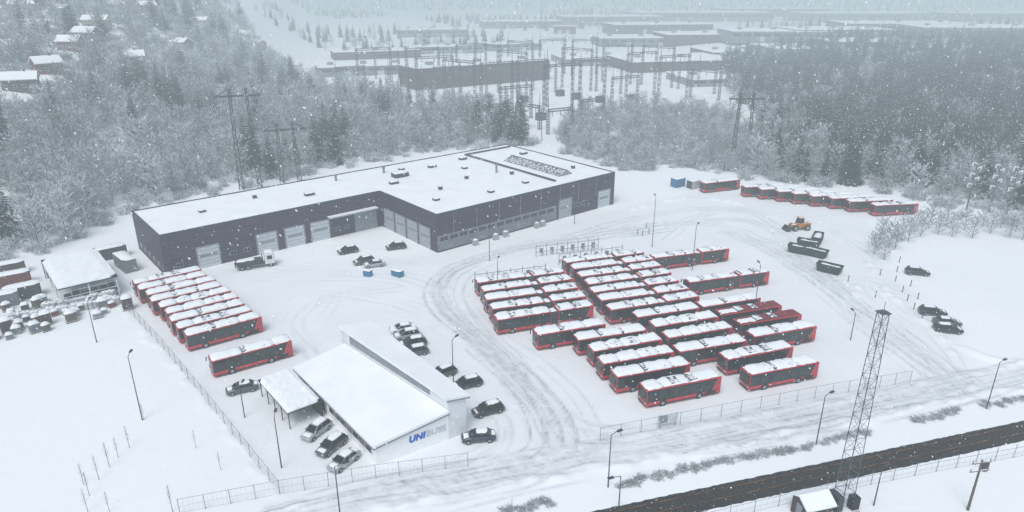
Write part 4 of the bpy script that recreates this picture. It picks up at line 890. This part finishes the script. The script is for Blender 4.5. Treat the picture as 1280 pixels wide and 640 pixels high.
# ---------------------------------------------------------------- houses
def house(w,d,h,rh,m):
    sp=[]; b=B(); b.box(-w/2,w/2,-d/2,d/2,-2,h); b.add([(-w/2,-d/2,h),(-w/2,d/2,h),(-w/2,0,h+rh),(w/2,-d/2,h),(w/2,d/2,h),(w/2,0,h+rh)],[(0,2,1),(3,4,5)]); sp.append(('wall',b.mesh('house_wall',m)))
    b=B()
    for s in (-1,1):
        e=.6; k=rh/(d/2); b.add([(-w/2-e,s*(d/2+e),h-k*e),(w/2+e,s*(d/2+e),h-k*e),(w/2+e,0,h+rh),(-w/2-e,0,h+rh),(-w/2-e,s*(d/2+e),h-k*e+.35),(w/2+e,s*(d/2+e),h-k*e+.35),(w/2+e,0,h+rh+.35),(-w/2-e,0,h+rh+.35)],[(0,1,2,3),(4,5,6,7),(0,1,5,4),(1,2,6,5),(3,0,4,7)])
    c=B(); c.box(w*.15,w*.15+.7,-.35,.35,h+rh-.5,h+rh+1.2); sp.append(('roof',b.mesh('house_roof','roofsnow'),(0,0,0),[('chimney',c.mesh('chimney','w_brown'))]))
    for i in range(4):
        for z in ((1.0,3.6) if h>4.5 else (1.0,)):
            x=-w/2+w*(i+.5)/4; f=B(); f.box(x-.65,x+.65,-d/2-.06,-d/2,z,z+1.3); g_=B(); g_.box(x-.55,x+.55,-d/2-.07,-d/2-.06,z+.1,z+1.2); sp.append(('window',f.mesh('h_window','white'),(0,0,0),[('pane',g_.mesh('h_pane','glass'))]))
    b=B(); b.box(-w/2-.05,-w/2,-.5,.5,0,2.1); sp.append(('door',b.mesh('h_door','white'))); return sp
HS=[house(13,9,4.6,2.6,'w_brown'),house(12,8,3.2,2.2,'w_grey'),house(14,9,4.6,2.4,'w_yel'),house(11,8,4.6,2.6,'w_red'),house(13,9,3.2,2.2,'w_pale')]
HN=['brown','grey','yellowish','dark red','pale']
PLC=['at the upper left corner of the hillside','second from the corner on the ridge','at the top left edge','on the slope below the upper row','near the left edge of the slope','in the clearing halfway up','at the top of the clearing','between two rows on the ridge','high on the ridge','top row on the ridge','lowest on the slope at the left edge','far right on the ridge','below the far right ridge house','alone among trees on the slope','beyond the clearing','in the middle of the hillside group']
for i,p in enumerate(HP): inst('house',HS[i%5],p,R([20,-15,35,5,60,30,-25,10,45,0,25,15,-30,50,5,-10][i]),f'{HN[i%5]} house with snowy gabled roof {PLC[i]}','house','houses on the left hillside',.8)
# ---------------------------------------------------------------- industrial area
def shed(w,d,h,m):
    sp=[]; b=B(); b.box(-w/2,w/2,-d/2,d/2,-1,h); sp.append(('wall',b.mesh('hall_wall',m)))
    b=B(); b.box(-w/2-.3,w/2+.3,-d/2-.3,d/2+.3,h,h+.5); us=[]
    for k in range(3): c=B(); x=-w*.35+k*w*.35; c.box(x-2,x+2,-1.5,1.5,h+.5,h+2.2); us.append(('roof_unit',c.mesh('hall_unit','greywall')))
    sp.append(('roof',b.mesh('hall_roof','roofsnow'),(0,0,0),us))
    n=max(3,int(w/9))
    for i in range(n):
        x=-w/2+w*(i+.5)/n; g_=B(); g_.box(x-w/n*.36,x+w/n*.36,-d/2-.1,-d/2,h*.55,h*.8); sp.append(('window',g_.mesh('hall_window','glass' if m!='w_plum' else 'w_brown')))
    for i in range(2):
        x=-w*.2+i*w*.35; g_=B(); g_.box(x-2.2,x+2.2,-d/2-.12,-d/2,0,h*.48); sp.append(('door',g_.mesh('hall_door','door' if m!='w_plum' else 'w_brown')))
    return sp
def hall(x,y,w,d,h,rz,m,l): inst('industrial_hall',shed(w,d,h,m),GT(x,y),R(rz),l,'building')
brp=(G(525,114)+G(690,100))/2
inst('switchgear_hall',shed(92,24,12,'w_plum'),brp+Vector((-8,12,0)),R(33),'long reddish plum hall with snowy roof behind the substation gantries','building')
for a in [(455,92,62,26,6,20,'w_grey','low grey hall left of the long plum hall'),(470,72,70,26,6,20,'w_plum','dark low hall at the left of the industrial area'),(560,66,60,20,6,15,'w_mist','pale hall with many roof units beyond the plum hall'),
 (706,42,26,16,9,-10,'w_red','small red-brown building among distant trees'),(640,62,50,25,6,20,'w_mist','pale hall behind the left gantries'),(760,78,80,45,5,10,'w_mist','wide pale hall right of the gantries'),(850,84,95,55,7,12,'w_plum','wide dark hall in the centre of the industrial area'),
 (905,102,60,40,4,10,'w_mist','low pale hall before the wide dark hall'),(930,72,70,45,6,8,'w_brown','brown hall right of the wide dark hall'),(1010,70,70,50,7,8,'w_grey','grey hall above the right-hand wood'),(1075,64,60,40,8,0,'w_brown','dark hall above the right-hand wood'),
 (800,56,90,50,8,5,'w_grey','long grey hall in the second distant row'),(880,52,90,50,8,5,'w_plum','long dark hall in the second distant row'),(965,50,90,50,9,0,'w_grey','short grey hall in the second distant row'),(1040,48,90,50,9,0,'w_brown','brownish hall in the second distant row'),(870,26,220,90,14,4,'w_grey','huge misty hall near the horizon'),
 (960,20,200,80,14,0,'w_brown','second huge misty hall near the horizon'),(760,30,150,70,12,8,'w_grey','misty grey hall left of the huge one'),(820,40,120,60,10,8,'w_brown','misty brown hall below the huge one'),(1120,42,120,60,11,-4,'w_grey','misty hall above the dark wood'),(1210,48,110,60,11,-6,'w_grey','misty grey hall at the upper right'),(1250,26,200,80,13,-6,'w_brown','misty brown hall in the upper right corner'),(1060,26,170,80,13,-3,'w_grey','misty grey hall right of the huge ones'),(1150,24,150,70,12,-5,'w_mist','misty pale hall near the upper right'),(1180,70,70,45,7,-5,'w_grey','grey hall seen over the right-hand wood'),(540,45,80,40,8,10,'w_grey','grey hall in the mist at upper centre left'),(650,34,110,50,9,10,'w_grey','misty grey hall at upper centre')]:
    hall(*a)
def gantry(w,h):
    sp=[]
    def lat(b,p,q,s,n):
        p=Vector(p); q=Vector(q); d=q-p; a=Vector((s,0,0)) if abs(d.x)<abs(d.z) else Vector((0,0,s)); c=Vector((0,s,0))
        cr=[a+c,a-c,-a-c,-a+c]
        for k in cr: b.tube(p+k,q+k,.13,n=3,cap=False)
        for i in range(n):
            for j in range(4): b.tube(p+d*(i/n)+cr[j],p+d*((i+1)/n)+cr[(j+1)%4],.075,n=3,cap=False)
    for x in (-w/2,w/2):
        b=B(); lat(b,(x,0,0),(x,0,h),.5,9); b.tube((x,0,h),(x,0,h+5),.18,.05,n=4); sp.append(('column',b.mesh('gantry_column','gantry')))
    b=B(); lat(b,(-w/2,0,h-.6),(w/2,0,h-.6),.5,10); sp.append(('beam',b.mesh('gantry_beam','gantry')))
    for k in range(3):
        c=B(); x=-w/3+k*w/3; c.tube((x,0,h-1),(x,0,h-3.2),.16,n=5); sp.append(('insulator',c.mesh('gantry_insulator','greywall')))
    return sp
GS=[gantry(16,15),gantry(20,23),gantry(12,10)]
GN=['middling','tall','low']
gl=[(560,118,0,0),(592,122,0,0),(625,140,1,0),(662,136,1,0),(702,144,1,0),(735,132,1,0),(640,118,1,1),(680,114,0,1),(720,112,1,1),(760,116,0,1),(800,120,1,0),(840,126,1,0),(610,104,1,1),(650,98,1,1),(690,94,1,0),(730,94,1,0),(530,112,1,0),(500,122,0,1),(880,124,0,1),(700,166,2,0),(660,160,2,1),(740,152,2,0),(620,160,2,0),(780,134,0,0),(590,104,1,0),(770,104,1,1),(820,108,1,1),(645,150,0,0),
    (470,112,1,0),(440,118,0,0),(545,128,1,0),(515,132,0,1),(575,136,1,1),(485,98,0,0),(860,110,0,0),(905,116,0,0)]
for i,(x,y,k,r) in enumerate(gl):
    inst('switchyard_gantry',GS[k],G(x,y),R(32 if r==0 else -40),f'{GN[k]} steel lattice portal gantry in the substation yard','gantry',f'{GN[k]} gantries in the substation')
tb=B(); tb.box(-2,2,-1.5,1.5,0,3.2); tr=tb.mesh('transformer_tank','darksteel'); tb=B(); tb.tube((0,0,0),(0,0,1.8),.22,.12,n=6); tbm=tb.mesh('bushing','greywall')
for i,(x,y) in enumerate([(600,148),(640,165),(676,150),(720,124),(575,140),(655,128),(610,126),(750,128),(700,120),(790,126)]):
    inst('transformer',[('tank',tr)]+[('bushing',tbm,(k,0,3.2)) for k in (-1.2,0,1.2)],G(x,y),R(32),'dark transformer standing on the snow below the gantries','transformer','transformers in the substation')
def pylon(x,y,h,rz,l,k_=1.0):
    r_=E('power_pylon',GT(x,y),R(rz),l,'pylon')
    for s in (-1,1):
        b=B()
        for (a,c) in ((-.6,-.6),(.6,-.6),(.6,.6),(-.6,.6)): b.tube((s*2.6+a,c,-1),(s*2.2+a*.4,c*.4,h),.13*k_,n=3,cap=False)
        n=14
        for k in range(n):
            z0,z1=h*k/n,h*(k+1)/n; f0=1-.6*k/n; f1=1-.6*(k+1)/n; sg=1 if k%2 else -1; X0=s*(2.6-.4*k/n); X1=s*(2.6-.4*(k+1)/n)
            for c in (-.6,.6): b.tube((X0-sg*.6*f0,c*f0,z0),(X1+sg*.6*f1,c*f1,z1),.08*k_,n=3,cap=False)
        P('leg',b.mesh('pylon_leg','darksteel'),r_)
    b=B(); b.box(-6,6,-.2,.2,h-2.3,h-1.8); b.tube((-6,0,h-2),(-2,0,h),.12); b.tube((6,0,h-2),(2,0,h),.12); o=P('crossarm',b.mesh('pylon_arm','darksteel'),r_)
    for k in (-5.5,0,5.5): c=B(); c.tube((k,0,h-2.3),(k,0,h-4.2),.16); P('insulator',c.mesh('pylon_insulator','greywall'),o)
pylon(314,236,29,20,'tall twin-legged steel pylon behind the left end of the depot',1.15)
pylon(364,228,18,20,'shorter twin-legged pylon right of the tall pylon')
pylon(925,196,22,0,'twin-legged pylon at the edge of the thicket')
def inspole(p,l):
    r_=E('insulator_pole',p,R(20),l,'utility pole'); b=B(); b.tube((0,0,0),(0,0,14),.22,.14,n=6); P('pole',b.mesh('ins_pole','mast'),r_)
    for k in range(5):
        b=B(); s=1 if k%2 else -1; z=7+k*1.4; b.tube((0,0,z),(s*1.7,0,z+.4),.17,n=5); b.tube((s*1.7,0,z+.4),(s*1.7,0,z-.6),.16,n=5); P('crossarm',b.mesh('ins_arm','white'),r_)
for z_,l in zip(zp,('left','middle','right')): inspole(z_,f'{l} one of three zigzag power poles before the right wood')
tpole(660,178,10,30,'wooden pole behind the depot roof left',1); tpole(677,176,10,30,'wooden pole behind the depot roof right',1)
# ---------------------------------------------------------------- falling snow
r=np.random.default_rng(5); n=13000
zc=14*(125/14)**(r.random(n)**.6); sx=r.uniform(-.76,.76,n)*zc; sy=r.uniform(-.40,.40,n)*zc
X=sx; Y=zc*CT-sy*ST*1.0; Zz=H-(zc*ST+sy*CT)
okm=Zz>.5; X,Y,Zz=X[okm],Y[okm],Zz[okm]; n=len(X); sz=r.uniform(.008,.022,n); ln=sz*r.uniform(1.0,2.6,n)
tl=r.normal([.45,.1,-.85],.18,(n,3)); tl/=np.linalg.norm(tl,axis=1,keepdims=True)
sd=np.cross(tl,[0,1,0]); sd/=np.linalg.norm(sd,axis=1,keepdims=True); s2=np.cross(tl,sd); C=np.stack([X,Y,Zz],1)
V=np.stack([C+tl*ln[:,None],C-tl*ln[:,None],C+sd*sz[:,None],C-sd*sz[:,None],C+s2*sz[:,None],C-s2*sz[:,None]],1).reshape(-1,3)
F0=np.array([(0,2,4),(0,4,3),(0,3,5),(0,5,2),(1,4,2),(1,3,4),(1,5,3),(1,2,5)]); F=(F0[None]+np.arange(n)[:,None,None]*6).reshape(-1,3)
me=bpy.data.meshes.new('flakes'); me.from_pydata(V.tolist(),[],F.tolist()); me.materials.append(mat('flake_snow',(.9,.93,.95),.9,.02)); o=bpy.data.objects.new('falling_snow',me); COL.objects.link(o)
setp(o,'white snowflakes falling through the air over the whole yard','snowfall',kind='stuff')
# ---------------------------------------------------------------- mist box, self-glowing in place of daylit haze
mist_glow=bpy.data.objects.new('sky',B().box(-4900,4900,-500,5200,-40,150).mesh('sky_mist',mat('mist',(1,1,1)))); COL.objects.link(mist_glow); mist_glow['kind']='structure'
m=mist_glow.data.materials[0]; N=m.node_tree.nodes; L=m.node_tree.links; N.clear(); out=N.new('ShaderNodeOutputMaterial')
SG=.0015; ab=N.new('ShaderNodeVolumeAbsorption'); ab.inputs['Color'].default_value=(0,0,0,1); ab.inputs['Density'].default_value=SG
em=N.new('ShaderNodeEmission'); em.inputs['Color'].default_value=(.515,.625,.69,1); em.inputs['Strength'].default_value=SG  # haze brightness added as volume glow, standing in for scattered daylight
ad=N.new('ShaderNodeAddShader'); L.new(ab.outputs[0],ad.inputs[0]); L.new(em.outputs[0],ad.inputs[1]); L.new(ad.outputs[0],out.inputs['Volume'])
# ---------------------------------------------------------------- light, camera
w=bpy.data.worlds.new('World'); scene.world=w; w.use_nodes=True; N=w.node_tree.nodes; L=w.node_tree.links; bg=N['Background']
EL=58
st=N.new('ShaderNodeTexSky'); st.sky_type='NISHITA'; st.sun_disc=False; st.sun_elevation=R(EL); st.sun_rotation=R(200); st.dust_density=4; st.air_density=1.0
hs=N.new('ShaderNodeHueSaturation'); hs.inputs['Saturation'].default_value=.8; L.new(st.outputs[0],hs.inputs['Color']); L.new(hs.outputs[0],bg.inputs['Color']); bg.inputs['Strength'].default_value=.15
sl=bpy.data.lights.new('Sun','SUN'); sl.energy=1.45; sl.angle=R(30); sl.color=(.985,.995,1.0); so=bpy.data.objects.new('Sun',sl); COL.objects.link(so)
az=R(200); d=Vector((sin(az)*cos(R(EL)),cos(az)*cos(R(EL)),sin(R(EL)))); so.rotation_euler=d.to_track_quat('Z','Y').to_euler()
cam=bpy.data.cameras.new('Camera'); co=bpy.data.objects.new('Camera',cam); COL.objects.link(co); co.location=(0,0,H); co.rotation_euler=(R(90)-TH,0,0); cam.sensor_width=36; cam.lens=36*FP/1280; cam.clip_end=12000; cam.clip_start=.5
scene.camera=co
scene.view_settings.view_transform='Standard'; scene.view_settings.look='None'; scene.view_settings.exposure=0
